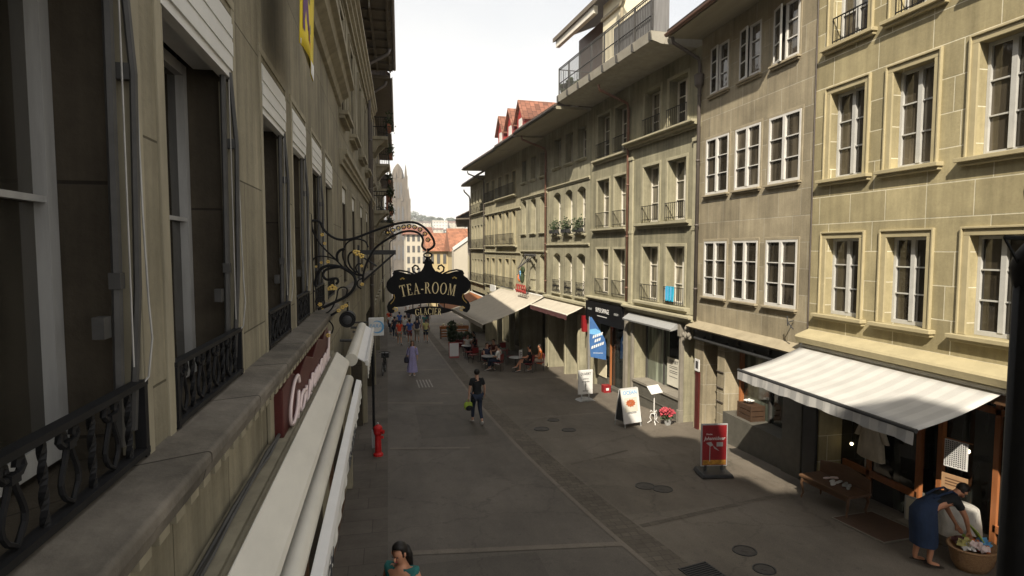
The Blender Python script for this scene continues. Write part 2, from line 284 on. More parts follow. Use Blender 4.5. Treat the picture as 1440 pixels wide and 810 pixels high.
def _ell(c, rx, ry, rz, n, k):
    vs = [(c[0], c[1], c[2] - rz)]
    for i in range(1, k):
        p = math.pi * i / k
        for j in range(n):
            t = 2 * math.pi * j / n; vs.append((c[0] + rx * math.sin(p) * math.cos(t), c[1] + ry * math.sin(p) * math.sin(t), c[2] - rz * math.cos(p)))
    vs.append((c[0], c[1], c[2] + rz)); fs = [(0, 1 + (j + 1) % n, 1 + j) for j in range(n)]
    for i in range(k - 2):
        b = 1 + i * n; fs += [(b + j, b + (j + 1) % n, b + n + (j + 1) % n, b + n + j) for j in range(n)]
    b = 1 + (k - 2) * n; fs += [(b + j, b + (j + 1) % n, len(vs) - 1) for j in range(n)]
    return vs, fs
def thing(name, label, cat, loc=(0, 0, 0), rz=0, group=None):
    o = bpy.data.objects.new(name, None); COL.objects.link(o); o.empty_display_size = .2
    o.location = loc; o.rotation_euler = (0, 0, rz); return tag(o, label, cat, group)
def tag(o, label, cat, group=None):
    o['label'] = label; o['category'] = cat
    if group: o['group'] = group
    return o
def struct(o): o['kind'] = 'structure'; return o
def copy_tree(o, parent=None):
    c = o.copy(); COL.objects.link(c)
    if parent is not None: c.parent = parent
    for ch in [q for q in bpy.data.objects if q.parent == o]: copy_tree(ch, c)
    return c
def gz(y):
    if y < 100: return -.05 * y
    if y < 300: return -5 - .02 * (y - 100)
    return -9 - .01 * min(y - 300, 200)
def text(name, s, size, m, parent, mtx, ext=.004, shear=0, align='CENTER', spacing=1.0, sx=1.0):
    cu = bpy.data.curves.new(name, 'FONT'); cu.body = s; cu.size = size; cu.extrude = ext; cu.shear = shear; cu.align_x = align; cu.align_y = 'CENTER'; cu.resolution_u = 3; cu.space_character = spacing
    t = bpy.data.objects.new('tmp_text', cu); COL.objects.link(t); bpy.context.view_layer.update()
    me = bpy.data.meshes.new_from_object(t.evaluated_get(bpy.context.evaluated_depsgraph_get()))
    bpy.data.objects.remove(t); bpy.data.curves.remove(cu)
    me.name = name; me.materials.clear(); me.materials.append(M[m])
    me.transform(mtx @ Matrix.Diagonal((sx, 1, 1, 1)))
    o = bpy.data.objects.new(name, me); COL.objects.link(o); o.parent = parent; return o
def TF(x, y, z):   # text frame on a facade: reads along -x, faces +y
    return Matrix(((-1, 0, 0, x), (0, 0, 1, y), (0, 1, 0, z), (0, 0, 0, 1)))
def TS(x, y, z, tilt=0):   # text frame on a board that faces -y
    return Matrix.Translation((x, y, z)) @ Matrix.Rotation(R(90 + tilt), 4, 'X')

# ------------------------------------------------------------------ facade helpers (local x along the wall, y outward, z up)
def arc_pts(o, n=8):
    x0, x1, z1, a = o['x0'], o['x1'], o['z1'], o.get('arch', 0)
    return [(x0 + (x1 - x0) * i / n, z1 - a * (2 * i / n - 1) ** 2) for i in range(n + 1)]
def wall(b, m, x0, x1, z0, z1, ops, depth=7.0, jamb=None, name='wall'):
    k = MB(); E = 1e-6
    xs = sorted({x0, x1, *[o['x0'] for o in ops], *[o['x1'] for o in ops]}); zs = sorted({z0, z1, *[o['z0'] for o in ops], *[o['z1'] for o in ops]})
    xs = [x for x in xs if x0 - E <= x <= x1 + E]; zs = [z for z in zs if z0 - E <= z <= z1 + E]
    for i in range(len(xs) - 1):
        j = 0
        while j < len(zs) - 1:
            cx = (xs[i] + xs[i + 1]) / 2
            free = lambda q: not any(o['x0'] < cx < o['x1'] and o['z0'] < (zs[q] + zs[q + 1]) / 2 < o['z1'] for o in ops)
            if not free(j): j += 1; continue
            e_ = j
            while e_ + 1 < len(zs) - 1 and free(e_ + 1): e_ += 1
            k.quad((xs[i], 0, zs[j]), (xs[i + 1], 0, zs[j]), (xs[i + 1], 0, zs[e_ + 1]), (xs[i], 0, zs[e_ + 1])); j = e_ + 1
    for o in ops:
        d = -o.get('d', .3); a = o.get('arch', 0); zt = o['z1'] - a
        k.mi = 1 if jamb else 0
        for x in (o['x0'], o['x1']): k.quad((x, 0, o['z0']), (x, d, o['z0']), (x, d, zt), (x, 0, zt))
        k.quad((o['x0'], 0, o['z0']), (o['x1'], 0, o['z0']), (o['x1'], d, o['z0']), (o['x0'], d, o['z0']))
        if a:
            P = arc_pts(o)
            for (p, q) in zip(P, P[1:]):
                k.quad((p[0], 0, p[1]), (q[0], 0, q[1]), (q[0], d, q[1]), (p[0], d, p[1]))
                k.mi = 0; k.quad((p[0], 0, p[1]), (q[0], 0, q[1]), (q[0], 0, o['z1']), (p[0], 0, o['z1'])); k.mi = 1 if jamb else 0
        else: k.quad((o['x0'], 0, zt), (o['x1'], 0, zt), (o['x1'], d, zt), (o['x0'], d, zt))
    k.mi = 0
    e2 = .004
    for x in (x0 + e2, x1 - e2): k.quad((x, 0, z0), (x, -depth, z0), (x, -depth, z1), (x, 0, z1))
    k.quad((x0, -depth, z0), (x1, -depth, z0), (x1, -depth, z1), (x0, -depth, z1)); k.quad((x0, 0, z1), (x1, 0, z1), (x1, -depth, z1), (x0, -depth, z1))
    return k.build(name, [m, jamb] if jamb else m, b)
def window(b, o, rows=3, fm='white_frame', gm='glass_room', fw=.055, y=None, mull=.07, bar=.024, leaf=None, cols=2):
    """frame with meeting stile and glazing bars (one mesh) and its glass as a sub-part"""
    x0, x1, z0, z1 = o['x0'], o['x1'], o['z0'], o['z1']; d = (-o.get('d', .3) if y is None else y)
    k = MB(); T = .05; e = .003
    k.box(x0 + e, x0 + fw, d, d + T, z0 + e, z1 - e); k.box(x1 - fw, x1 - e, d, d + T, z0 + e, z1 - e)
    k.box(x0 + fw, x1 - fw, d, d + T, z0 + e, z0 + fw + .02); k.box(x0 + fw, x1 - fw, d, d + T, z1 - fw, z1 - e)
    xm = (x0 + x1) / 2
    if cols == 2: k.box(xm - mull / 2, xm + mull / 2, d + .003, d + T + .012, z0 + fw + .02, z1 - fw)
    a, c = z0 + fw + .02, z1 - fw
    for i in range(1, rows):
        z = a + (c - a) * i / rows
        for (p, q) in (((x0 + fw, xm - mull / 2), (xm + mull / 2, x1 - fw)) if cols == 2 else ((x0 + fw, x1 - fw),)):
            k.box(p, q, d + .008, d + T - .006, z - bar / 2, z + bar / 2)
    f = k.build('window', fm, b)
    g = MB(); g.quad((x0, d + .004, z0), (x1, d + .004, z0), (x1, d + .004, z1), (x0, d + .004, z1)); g.build('pane', gm, f)
    return f
def surround(b, o, m, w=.12, p=.03, lip=True):
    x0, x1, z0, z1 = o['x0'], o['x1'], o['z0'], o['z1']; k = MB(); E = .002
    k.box(x0 - w, x0 + E, -.02, p, z0, z1 + E); k.box(x1 - E, x1 + w, -.02, p, z0, z1 + E); k.box(x0 - w, x1 + w, -.02, p, z1 + E, z1 + w)
    if lip:
        l = .035; q = p + .03
        k.box(x0 - w - l, x0 - w, -.02, q, z0, z1 + w + l); k.box(x1 + w, x1 + w + l, -.02, q, z0, z1 + w + l); k.box(x0 - w, x1 + w, -.02, q, z1 + w, z1 + w + l)
    return k.build('window_surround', m, b, bevel=.006)
def moulding(b, name, m, x0, x1, z0, z1, p, steps=3, top=None):
    """stepped cornice: projects most at the top"""
    k = MB(); h = (z1 - z0) / steps
    pr = [(-.02, z0)]
    for i in range(steps):
        y = p * (i + 1) / steps; pr += [(y, z0 + h * i + (.003 if i else 0)), (y, z0 + h * (i + .75))]
    pr += [(p, z1 - .012), (-.02, z1)]
    k.prism(pr, x0, x1, 'x'); return k.build(name, m, b, bevel=.006)
def sill(b, o, m, ext=.15, h=.10, p=.11, drop=0):
    k = MB(); z = o['z0'] - drop
    k.box(o['x0'] - ext, o['x1'] + ext, -.02, p, z - h * .55, z - .002); k.box(o['x0'] - ext + .03, o['x1'] + ext - .03, -.02, p * .6, z - h, z - h * .55 - .001)
    return k.build('window_sill', m, b, bevel=.008)
def railing(b, x0, x1, z0, h, y=.05, n=None, m='iron', style='bars'):
    k = MB(); r = .011
    k.box(x0, x1, y - .012, y + .012, z0 + h - .02, z0 + h); k.box(x0, x1, y - .01, y + .01, z0 + .06, z0 + .078)
    n = n or max(3, int((x1 - x0) / .11))
    for i in range(n + 1):
        x = x0 + .012 + (x1 - x0 - .024) * i / n; k.box(x - .006, x + .006, y - .006, y + .006, z0 + .002, z0 + h - .02)
    if style == 'scroll':
        for i in range(n):
            x = x0 + (x1 - x0) * (i + .5) / n; w_ = (x1 - x0) / n * .42
            k.tube([(x + w_ * math.sin(t), y, z0 + .08 + (h - .14) * t / 6.3) for t in [j * .52 for j in range(13)]], .010, 5)
            k.tube([(x + w_ * .6 * math.cos(t), y, z0 + h * .5 + w_ * .6 * math.sin(t)) for t in [j * .7 for j in range(10)]], .009, 5)
    return k.build('window_railing', m, b)
def eave(b, x0, x1, z, ov, rise=4.0, back=6.0, m='roof_brown', sm='soffit', gutter='copper', name='roof', th=.14):
    """boarded soffit, tiled slope behind it, gutter along the edge"""
    k = MB(); k.prism([(-.02, z), (ov - .04, z - .03), (ov - .04, z + .09), (-.02, z + .12)], x0, x1, 'x'); s = k.build('soffit', sm, b)
    k = MB(); zz = z + .125; k.prism([(ov, zz - .02), (ov, zz + th * .5), (-back, zz + rise + th), (-back, zz + rise)], x0, x1, 'x'); r = k.build(name, m, b)
    k = MB(); P = [(ov + .02 + .075 * math.cos(t), z + .06 + .075 * math.sin(t)) for t in [math.pi + math.pi * i / 6 for i in range(7)]]
    P += [(p[0] * 1 + (.008 if p[0] < ov + .02 else -.008), p[1] + .01) for p in reversed(P)]
    k.prism(P, x0, x1, 'x'); k.build('gutter', gutter, b)
    return r
def downpipe(b, x, z0, z1, ov, m='pipe', y=.09, r=.05):
    k = MB(); k.tube([(x, ov, z1 + .03), (x, ov - .05, z1 - .15), (x, y + .05, z1 - .55), (x, y, z1 - .75), (x, y, z0)], r, 8)
    z = z1 - 1.6
    while z > z0: k.tube([(x, y, z - .03), (x, y, z + .03)], r + .012, 8); z -= 1.9
    return k.build('downpipe', m, b, smooth=True)
def O(x0, x1, z0, z1, d=.3, **k): return dict(x0=x0, x1=x1, z0=z0, z1=z1, d=d, **k)
# continued below
# ------------------------------------------------------------------ ground
def strip(name, m, xl, xr, y0, y1, dz=0, ny=None, label=None):
    """sheet that follows the slope; xl/xr are numbers or functions of y"""
    ny = ny or max(1, int((y1 - y0) / 4)); k = MB(); vs = []; g = lambda f, y: f(y) if callable(f) else f
    for i in range(ny + 1):
        y = y0 + (y1 - y0) * i / ny; vs += [(g(xl, y), y, gz(y) + dz), (g(xr, y), y, gz(y) + dz)]
    k.add(vs, [(2 * i, 2 * i + 1, 2 * i + 3, 2 * i + 2) for i in range(ny)])
    return struct(k.build(name, m))
strip('street', 'asphalt', -400, 400, -40, 1200, 0, 310)
strip('left_pavement', 'slabs', -1.2, -.055, -10, 60, .006)
k = MB(); ys = [-10 + 2 * i for i in range(36)]
gx0 = lambda y: 3.12 + 1.35 * math.exp(-max(y - 6, 0) / 7.5)
gx1 = lambda y: gx0(y) + .52 + .12 * math.exp(-max(y - 6, 0) / 6)
strip('gutter_channel', 'setts', gx0, gx1, -6, 62, .005, 60)
strip('gutter_kerb_line', 'asphalt_pale', lambda y: gx0(y) - .10, lambda y: gx0(y), -6, 62, .007, 60)
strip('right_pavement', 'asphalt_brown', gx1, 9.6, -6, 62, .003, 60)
strip('road_patch', 'asphalt_brown2', lambda y: gx1(y) + .05, 8.3, 10.5, 13.9, .006)
strip('road_patch', 'asphalt_patch', .0, 2.4, 4, 9.4, .004)
strip('road_patch', 'asphalt_patch', .9, 2.9, 17, 21.4, .004)
strip('road_patch', 'asphalt_brown2', lambda y: gx1(y) + .03, 8.2, 18.9, 26, .006)
def band(x0, y0, x1, y1, wd, m='asphalt_pale', dz=.008):
    d = Vector((x1 - x0, y1 - y0, 0)); n = Vector((-d.y, d.x, 0)).normalized() * wd / 2; k = MB()
    p = [(x0 + n.x, y0 + n.y), (x1 + n.x, y1 + n.y), (x1 - n.x, y1 - n.y), (x0 - n.x, y0 - n.y)]
    k.poly([(x, y, gz(y) + dz) for x, y in p]); return struct(k.build('road_seam', m))
band(-.05, 22.3, 1.95, 21.75, .22); band(.0, 16.2, 2.15, 15.75, .16); band(.2, 9.85, 3.9, 9.35, .16); band(4.55, 9.95, 8.1, 10.75, .14, 'setts')
band(4.35, 13.7, 6.2, 14.5, .10, 'setts'); band(4.35, 18.6, 7.9, 18.9, .08); band(3.9, 25.9, 8, 26.3, .08); band(.0, 30.2, 3.0, 29.9, .2); band(-.05, 36, 3, 35.8, .2); band(2.0, 23.6, 2.9, 23.5, .14)
for i in range(5): band(1.24 + .14 * i, 27.1 - .02 * i, 1.27 + .14 * i, 25.1, .055, 'asphalt_line', .009)
k = MB()
for (x, y, r, lab) in ((5.51, 11.88, .22, 'left one of two round iron covers side by side before the red poster board'), (5.80, 11.62, .22, 'right one of two round iron covers side by side before the red poster board'),
                       (5.82, 8.63, .2, 'small round iron cover farther up of the pair near the bottom edge of the street'), (5.75, 8.0, .18, 'small round iron cover lowest of the pair near the bottom edge of the street'),
                       (5.32, 16.89, .22, 'dark round cover in the asphalt left of the seafood board'), (4.55, 17.2, .24, 'dark round cover in the asphalt beside the paved gutter'), (5.21, 18.2, .2, 'dark round cover in the asphalt behind two others left of the seafood board')):
    q = thing('manhole_cover', lab, 'manhole cover', (x, y, gz(y) + .005), group='round iron covers in the street'); q.rotation_euler = (math.atan(-.05), 0, 0)
    k = MB(); k.lathe([(r - .03, .0), (r - .03, .008), (r * .3, .009), (r * .3, .012), (.0, .012)], n=20); k.build('lid', 'cover_iron', q)
    k = MB(); k.lathe([(r - .025, 0), (r - .025, .012), (r, .012), (r, 0)], n=20); k.build('rim', 'charcoal', q)
q = thing('drain_grate', 'rectangular iron drain grate in the gutter at the bottom edge', 'drain', (4.75, 8.1, gz(8.1) + .012), R(12))
k = MB(); [k.box(-.25, .25, -.22 + .05 * i, -.195 + .05 * i, -.01, .006) for i in range(10)]; k.box(-.27, -.25, -.24, .26, -.01, .006); k.box(.25, .27, -.24, .26, -.01, .006); k.build('grate_bars', 'charcoal', q)
k = MB(); k.box(-.25, .25, -.22, .24, -.011, -.004); k.build('pit', 'black', q)

# ------------------------------------------------------------------ right side of the street
XA = 9.15; P0 = (XA, 0); P1 = (XA, 16.30); ANG = 4.5
def RT(name, label, loc=P0, ang=0): return thing(name, label, 'building', (loc[0], loc[1], 0), R(90 + ang))
# A: big ashlar house
bA = RT('stone_house', 'yellow sandstone house with large moulded windows above the striped awning')
wx = [(5.3, 6.15), (6.95, 7.8), (8.57, 9.42), (10.07, 10.98)]
ops = [O(a, b_, z0, z1, .22) for z0, z1 in ((3.26, 4.86), (6.11, 7.88), (8.85, 10.6)) for a, b_ in wx]
shopA = O(6.2, 11.0, -4, 2.3, .9); shopA2 = O(3.4, 5.9, -4, 2.3, .5)
wall(bA, 'stoneA', 3, 11.45, -4, 12.9, ops + [shopA, shopA2])
for o in ops:
    window(bA, o, fm='grey_frame', gm='glass_room', mull=.085); surround(bA, o, 'trimA', .11, .02); sill(bA, o, 'trimA', .24, .13, .14)
for o in ops:
    if o['z0'] > 8: railing(bA, o['x0'] + .01, o['x1'] - .01, 8.86, .55, .03)
k = MB(); k.prism([(-.02, 2.50), (.12, 2.50), (.14, 2.56), (.30, 2.60), (.34, 2.72), (.31, 2.76), (-.02, 2.88)], 3, 11.44, 'x'); k.build('cornice', 'trimA', bA)
k = MB(); k.box(6.2, 11.2, .004, .16, 2.30, 2.49); k.build('awning_box_board', 'wood_dark', bA)
k = MB(); k.box(3.0, 11.4, -.3, -.28, 0, 0.01); 
eave(bA, 3, 11.45, 12.9, 1.0)
k = MB(); k.tube([(11.43, .02, 2.9), (11.43, .02, 12.8)], .016, 6); k.build('cable', 'pipe', bA)
# shop front of A (recess)
s = MB()
for x in (6.35, 7.62, 8.62, 9.05, 10.2): s.box(x - .045, x + .045, -.62, -.53, -1, 2.3)
s.box(9.05, 10.9, -.62, -.53, -.05, .08); s.box(6.3, 7.62, -.62, -.53, .0, .12); s.box(6.3, 10.9, -.62, -.53, 1.95, 2.05)
f = s.build('shop_front', 'wood_orange', bA)
k = MB(); k.quad((6.2, -.58, -1), (7.62, -.58, -1), (7.62, -.58, 2.3), (6.2, -.58, 2.3)); k.quad((9.05, -.58, -1), (11, -.58, -1), (11, -.58, 2.3), (9.05, -.58, 2.3)); k.quad((7.62, -.88, -1), (9.05, -.88, -1), (9.05, -.88, 2.3), (7.62, -.88, 2.3)); k.build('pane', 'glass_shop', f)
k = MB(); k.box(9.1, 10.9, -.86, -.64, -1, .02); k.build('shop_plinth', 'plinth', bA)
k = MB(); k.box(7.66, 9.0, -.8, -.05, -1, -.37); k.build('doorstep', 'concrete', bA)
k = MB(); k.quad((3.4, -.5, -4), (5.9, -.5, -4), (5.9, -.5, 2.3), (3.4, -.5, 2.3)); k.build('shop_pane', 'glass_shop', bA)
# B: plain house with white flush windows
bB = RT('plain_house', 'beige plastered house with white casement windows flush in the wall')
wx = [(11.87, 13.02), (13.35, 14.45), (14.76, 15.93)]
ops = [O(a, b_, z0, z1, .05) for z0, z1 in ((3.26, 4.86), (6.2, 7.8)) for a, b_ in wx]; op3 = [O(a, b_, 9.02, 10.32, .05) for a, b_ in ((12.02, 12.95), (13.42, 14.35), (14.85, 15.78))]
doorB = O(15.08, 15.85, -4, 2.0, .55); winB = O(12.15, 14.72, -4, 2.0, .60)
wall(bB, 'stoneB', 11.45, 16.3, -4, 11.0, ops + op3 + [doorB, winB])
for o in ops: 
    window(bB, o, fm='white_frame', gm='glass_room', mull=.09, y=-.03); sill(bB, o, 'trimB', .06, .10, .10); surround(bB, o, 'trimB', .07, .012, False)
for i, o in enumerate(op3):     # top floor: right leaf shut, left leaf swung out
    xm = (o['x0'] + o['x1']) / 2
    q = dict(o); q['x1'] = xm + .02
    window(bB, q, fm='white_frame', gm='glass_room', y=-.03, cols=1); sill(bB, o, 'trimB', .06, .10, .10); surround(bB, o, 'trimB', .06, .012, False)
    k = MB(); k.quad((xm, -.045, o['z0']), (o['x1'], -.045, o['z0']), (o['x1'], -.045, o['z1']), (xm, -.045, o['z1'])); k.build('opening', 'interior', bB)
    lf = MB(); W = xm - o['x0'] - .02; H = o['z1'] - o['z0']; 
    for (a0, a1, c0, c1) in ((0, .05, 0, H), (W - .05, W, 0, H), (.05, W - .05, 0, .06), (.05, W - .05, H - .05, H), (.05, W - .05, H * .34, H * .34 + .025), (.05, W - .05, H * .67, H * .67 + .025)): lf.box(-a1, -a0, -.02, .02, c0, c1)
    ob = lf.build('open_leaf', 'white_frame', bB); ob.location = (o['x1'] - .01, .0, o['z0']); ob.rotation_euler = (0, 0, R(-(16, 11, 8)[i]))
    g = MB(); g.quad((-.03, 0, .03), (-W + .03, 0, .03), (-W + .03, 0, H - .03), (-.03, 0, H - .03)); g.build('pane', 'glass_room', ob)
k = MB(); k.prism([(-.02, 2.30), (.30, 2.28), (.34, 2.33), (-.02, 2.50)], 11.47, 16.35, 'x'); k.build('cornice', 'trimB', bB)
k = MB(); k.box(11.5, 16.28, .003, .10, 1.98, 2.29); k.tube([(11.6, .16, 1.99), (16.1, .16, 1.99)], .045, 8); [k.box(x - .02, x + .02, .08, .18, 1.95, 2.10) for x in (12, 13.2, 14.4, 15.6)]; k.build('fascia', 'charcoal', bB)
k = MB(); [k.box(x - .05, x + .05, .10, .17, 2.10, 2.2) for x in (12.6, 13.9, 15.2)]; k.build('fascia_lamp', 'iron_grey', bB)
k = MB(); k.box(12.15, 14.72, -.55, .02, -4, .12); k.box(11.5, 12.15, .003, .05, -4, .1); k.build('shop_plinth', 'plinth', bB)
k = MB(); k.box(12.15, 12.21, -.58, -.5, .12, 2.0); k.box(13.38, 13.44, -.58, -.5, .12, 2.0); k.box(12.21, 14.6, -.58, -.5, 1.9, 1.997); f = k.build('shop_window', 'iron_grey', bB)
k = MB(); k.box(14.62, 14.70, -.58, -.45, .125, 1.995); k.build('shop_window_post', 'wood_orange', bB)
k = MB(); k.quad((13.4, -.56, .12), (14.72, -.56, .12), (14.72, -.56, 2), (13.4, -.56, 2)); k.build('pane', 'glass_green', f)
k = MB(); k.quad((12.15, -.56, .12), (13.4, -.56, .12), (13.4, -.56, 2), (12.15, -.56, 2)); k.build('pane', 'glass_shop', f)
k = MB(); k.box(15.1, 15.83, -.53, -.48, -4, 1.99); [k.box(15.16, 15.77, -.478, -.46, z, z + .5) for z in (-.4, .2, .8)]; k.build('door', 'wood_dark', bB)
k = MB(); k.box(16.0, 16.2, .003, .06, -4, .95); k.build('number_post', 'sign_red', bB)
k = MB(); k.box(15.94, 16.20, .06, .085, .98, 1.34); f = k.build('number_plaque', 'board_white', bB); k = MB(); k.box(16.0, 16.14, .086, .09, 1.06, 1.28); k.build('plaque_mark', 'ink', f)
k = MB(); k.box(11.47, 12.12, .003, .08, -4, 1.975); k.build('pillar_facing', 'plinth', bB, bevel=.01); k = MB(); k.box(11.02, 11.43, .003, .07, -4, 2.29); k.build('pillar_facing', 'charcoal', bA, bevel=.01)
k = MB(); [k.tube([(14.73 + .35, .03, z), (14.73, .03, z)], .014, 6) for z in (.35, .75, 1.2)]; k.build('conduit', 'pipe', bB)
eave(bB, 11.45, 16.3, 10.78, 1.12, gutter='copper')
downpipe(bB, 16.22, 2.5, 10.75, 1.0, 'pipe', .10, .055)
k = MB(); k.lathe([(.05, 0), (.13, .1), (.15, .38), (.10, .42)], (16.22, .12, 9.35), 10); k.build('rainwater_head', 'pipe', bB)
k = MB(); k.tube([(11.9, .03, 3.0), (11.8, .25, 2.98), (11.55, .30, 2.86)], .015, 6); k.tube([(11.8, .25, 2.9), (11.8, .27, 3.12)], .015, 6); k.build('cable_hook', 'iron_grey', bB)
# C: house with deep French windows and roof terrace, C2 its narrower neighbour
def french(b, ops, trim, rows=3, gm='glass_curtain', fm='old_white', surr=.10):
    for o in ops:
        window(b, o, rows, fm, gm, mull=.09)
        if surr: surround(b, o, trim, surr, .018, False)
bC = RT('terrace_house', 'greenish plaster house with paired deep windows under a concrete roof terrace', P1, ANG)
rows_ = ((2.84, 4.72), (5.57, 7.50), (8.50, 10.05)); wx = [(.70, 1.78), (2.30, 3.38)]
ops = [O(a, b_, z0, z1, .36) for z0, z1 in rows_ for a, b_ in wx]
shC = O(.75, 3.85, -4, 2.15, .55); doC = O(.06, .62, -4, 1.9, .5)
wall(bC, 'stoneC', 0, 4.35, -4, 10.62, ops + [shC, doC]); french(bC, ops, 'trimC')
for o in ops: railing(bC, o['x0'] - .04, o['x1'] + .04, o['z0'] + .02, .55 if o['z0'] < 8 else .62, .06)
for z in (5.55, 2.82): moulding(bC, 'window_sill', 'trimC', .35, 3.75, z - .20, z, .20, 2)
moulding(bC, 'cornice', 'trimC', -.04, 4.42, 8.26, 8.49, .34, 3); moulding(bC, 'shop_cornice', 'trimC', -.05, 4.38, 2.36, 2.60, .32, 3)
for x in (.0, 4.07):
    k = MB(); k.box(x + .01, x + .26, -.02, .06, 2.62, 7.85); k.box(x - .01, x + .28, -.02, .10, 7.86, 7.98); k.box(x + .0, x + .27, -.02, .08, 5.2, 5.3); k.build('pilaster', 'trimC', bC, bevel=.006)
k = MB(); k.box(.75, 3.85, -.5, .05, -4, -.18); k.box(.8, 3.8, .052, .075, -.62, -.58); [k.box(x, x + .7, .053, .06, -1.0, -.68) for x in (1.0, 1.9, 2.8)]; k.build('shop_plinth', 'plinth', bC)
k = MB(); k.box(.75, 3.85, -.5, .10, -.178, -.10); k.build('shop_sill', 'concrete', bC)
k = MB(); [k.box(x, x + .07, -.52, -.45, -.1, 2.14) for x in (.76, 2.55, 3.77)]; k.box(.83, 3.77, -.52, -.45, 2.06, 2.145); f = k.build('shop_window', 'iron_grey', bC)
k = MB(); k.quad((2.3, -.50, -.1), (3.85, -.50, -.1), (3.85, -.50, 2.15), (2.3, -.50, 2.15)); k.build('pane', 'glass_green', f)
k = MB(); k.quad((.75, -.50, -.1), (2.3, -.50, -.1), (2.3, -.50, 2.15), (.75, -.50, 2.15)); k.build('pane', 'glass_shop', f)
k = MB(); k.box(1.5, 2.3, -.44, -.42, .0, .95); f = k.build('window_notice', 'paper', bC)
text('notice_lettering', 'OUVERT', .16, 'ink', f, TF(1.9, -.418, .82), sx=.9); k = MB(); [k.box(1.65, 2.15, -.419, -.416, z, z + .018) for z in (.66, .6, .5, .44, .3)]; k.build('notice_lines', 'ink', f)
k = MB(); k.box(.62, .74, .003, .12, -4, 2.3); k.box(.60, .76, .003, .17, -4, -.45); k.box(.60, .76, .003, .17, 1.9, 2.3); k.box(3.87, 4.0, .003, .10, -4, 2.3); k.build('shop_pillar', 'concrete', bC, bevel=.01)
k = MB(); k.prism([(.11, 2.12), (.40, 2.05), (.42, 2.11), (.14, 2.3), (.11, 2.3)], .78, 4.05, 'x'); k.build('shop_hood', 'zinc', bC)
k = MB()
for j in range(16): k.ell((.2 + random.uniform(-.16, .2), .16 + random.uniform(-.05, .1), 2.1 + random.uniform(-.16, .14)), .07, .06, .08, 7, 5)
k.build('carved_bracket', 'concrete', bC, True)
k = MB(); k.box(.08, .60, -.48, -.42, -4, 1.89); k.build('door', 'wood_dark', bC); k = MB(); k.box(.10, .16, -.41, -.38, -.9, .6); k.build('door_edge', 'wood_orange', bC)
bC2 = RT('narrow_house', 'narrow greenish house above the black shop fascia and blue banner', P1, ANG)
wx = [(4.68, 5.68), (6.12, 7.26)]; ops = [O(a, b_, z0, z1, .36) for z0, z1 in ((2.80, 4.63), (5.50, 7.44), (8.31, 10.05)) for a, b_ in wx]
shC2 = O(4.6, 7.75, -4, 2.4, .5)
wall(bC2, 'stoneC', 4.35, 7.94, -4, 10.6, ops + [shC2]); french(bC2, ops, 'trimC', surr=.09)
for o in ops: railing(bC2, o['x0'] - .04, o['x1'] + .04, o['z0'] + .02, .6, .06)
for z in (8.29, 5.48): moulding(bC2, 'window_sill', 'trimC', 4.5, 7.5, z - .18, z, .20, 2)
moulding(bC2, 'shop_cornice', 'trimC', 4.38, 7.96, 2.46, 2.66, .26, 3)
k = MB(); k.box(4.5, 7.85, .003, .22, 1.62, 2.45); f = k.build('shop_fascia', 'black', bC2)
text('fascia_lettering', 'SUPER SAVAGE', .26, 'board_white', f, TF(6.2, .224, 2.14), sx=.72); text('fascia_lettering', 'FINE ART', .13, 'zinc', f, TF(7.4, .224, 2.12), sx=.8); text('fascia_lettering', 'DESIGN', .13, 'zinc', f, TF(4.95, .224, 2.12), sx=.8)
k = MB(); k.box(5.75, 6.65, .224, .228, 1.90, 1.93); k.build('fascia_line', 'board_white', f)
k = MB(); k.box(6.56, 6.61, -.42, -.34, -4, 1.62); k.build('door_post', 'wood_orange', bC2)
k = MB(); k.quad((4.6, -.45, -4), (7.75, -.45, -4), (7.75, -.45, 2.4), (4.6, -.45, 2.4)); k.build('shop_pane', 'glass_shop', bC2)
k = MB(); k.box(4.62, 6.5, -.44, -.2, -4, -1.0); k.box(6.7, 7.73, -.44, -.3, -4, -.75); k.build('shop_plinth', 'plinth', bC2)
k = MB(); k.box(6.75, 7.6, -.28, -.25, -.74, .05); k.build('white_panel', 'cream', bC2); k = MB(); k.box(4.9, 5.35, -.42, -.38, -.5, .4); k.build('window_poster', 'glass_green', bC2)
k = MB(); k.box(4.36, 4.58, .003, .10, -4, 2.44); k.box(7.77, 7.93, .003, .10, -4, 2.44); k.build('shop_pillar', 'concrete', bC2, bevel=.01)
downpipe(bC2, 4.40, 2.7, 10.5, 1.3, 'copper', .09, .05)
# terrace slab over C and C2 (belongs to C), penthouse behind it
k = MB(); k.prism([(-.02, 10.62), (1.2, 10.64), (1.5, 10.72), (1.55, 10.98), (-3.5, 10.98), (-3.5, 10.66)], .25, 7.92, 'x'); k.build('terrace_slab', 'slab_stone', bC)
k = MB()
for z in (11.45, 12.0, 12.06): k.tube([(.3, 1.48, z), (7.9, 1.48, z)], .02, 6)
for i in range(8): x = .32 + i * 1.08; k.box(x - .02, x + .02, 1.45, 1.5, 10.7, 12.06); k.box(x - .03, x + .03, 1.5, 1.58, 10.72, 10.95)
for i in range(76): x = .32 + i * .1; k.box(x - .006, x + .006, 1.47, 1.485, 11.05, 12.0)
for y in [1.48 - .1 * j for j in range(16)]: k.box(7.88, 7.9, y - .006, y + .006, 11.0, 12.0)
k.tube([(7.89, 1.48, 12.03), (7.89, -.1, 12.03)], .02, 6); k.build('terrace_railing', 'iron_grey', bC)
k = MB(); k.box(.28, 2.9, 1.40, 1.43, 10.99, 11.95); k.box(.26, .29, .95, 1.40, 10.99, 12.2); k.build('privacy_screen', 'zinc_dark', bC)
k = MB(); k.box(7.2, 9.0, -3.2, -1.0, 10.99, 15.3); p = k.build('penthouse', 'cream', bC)
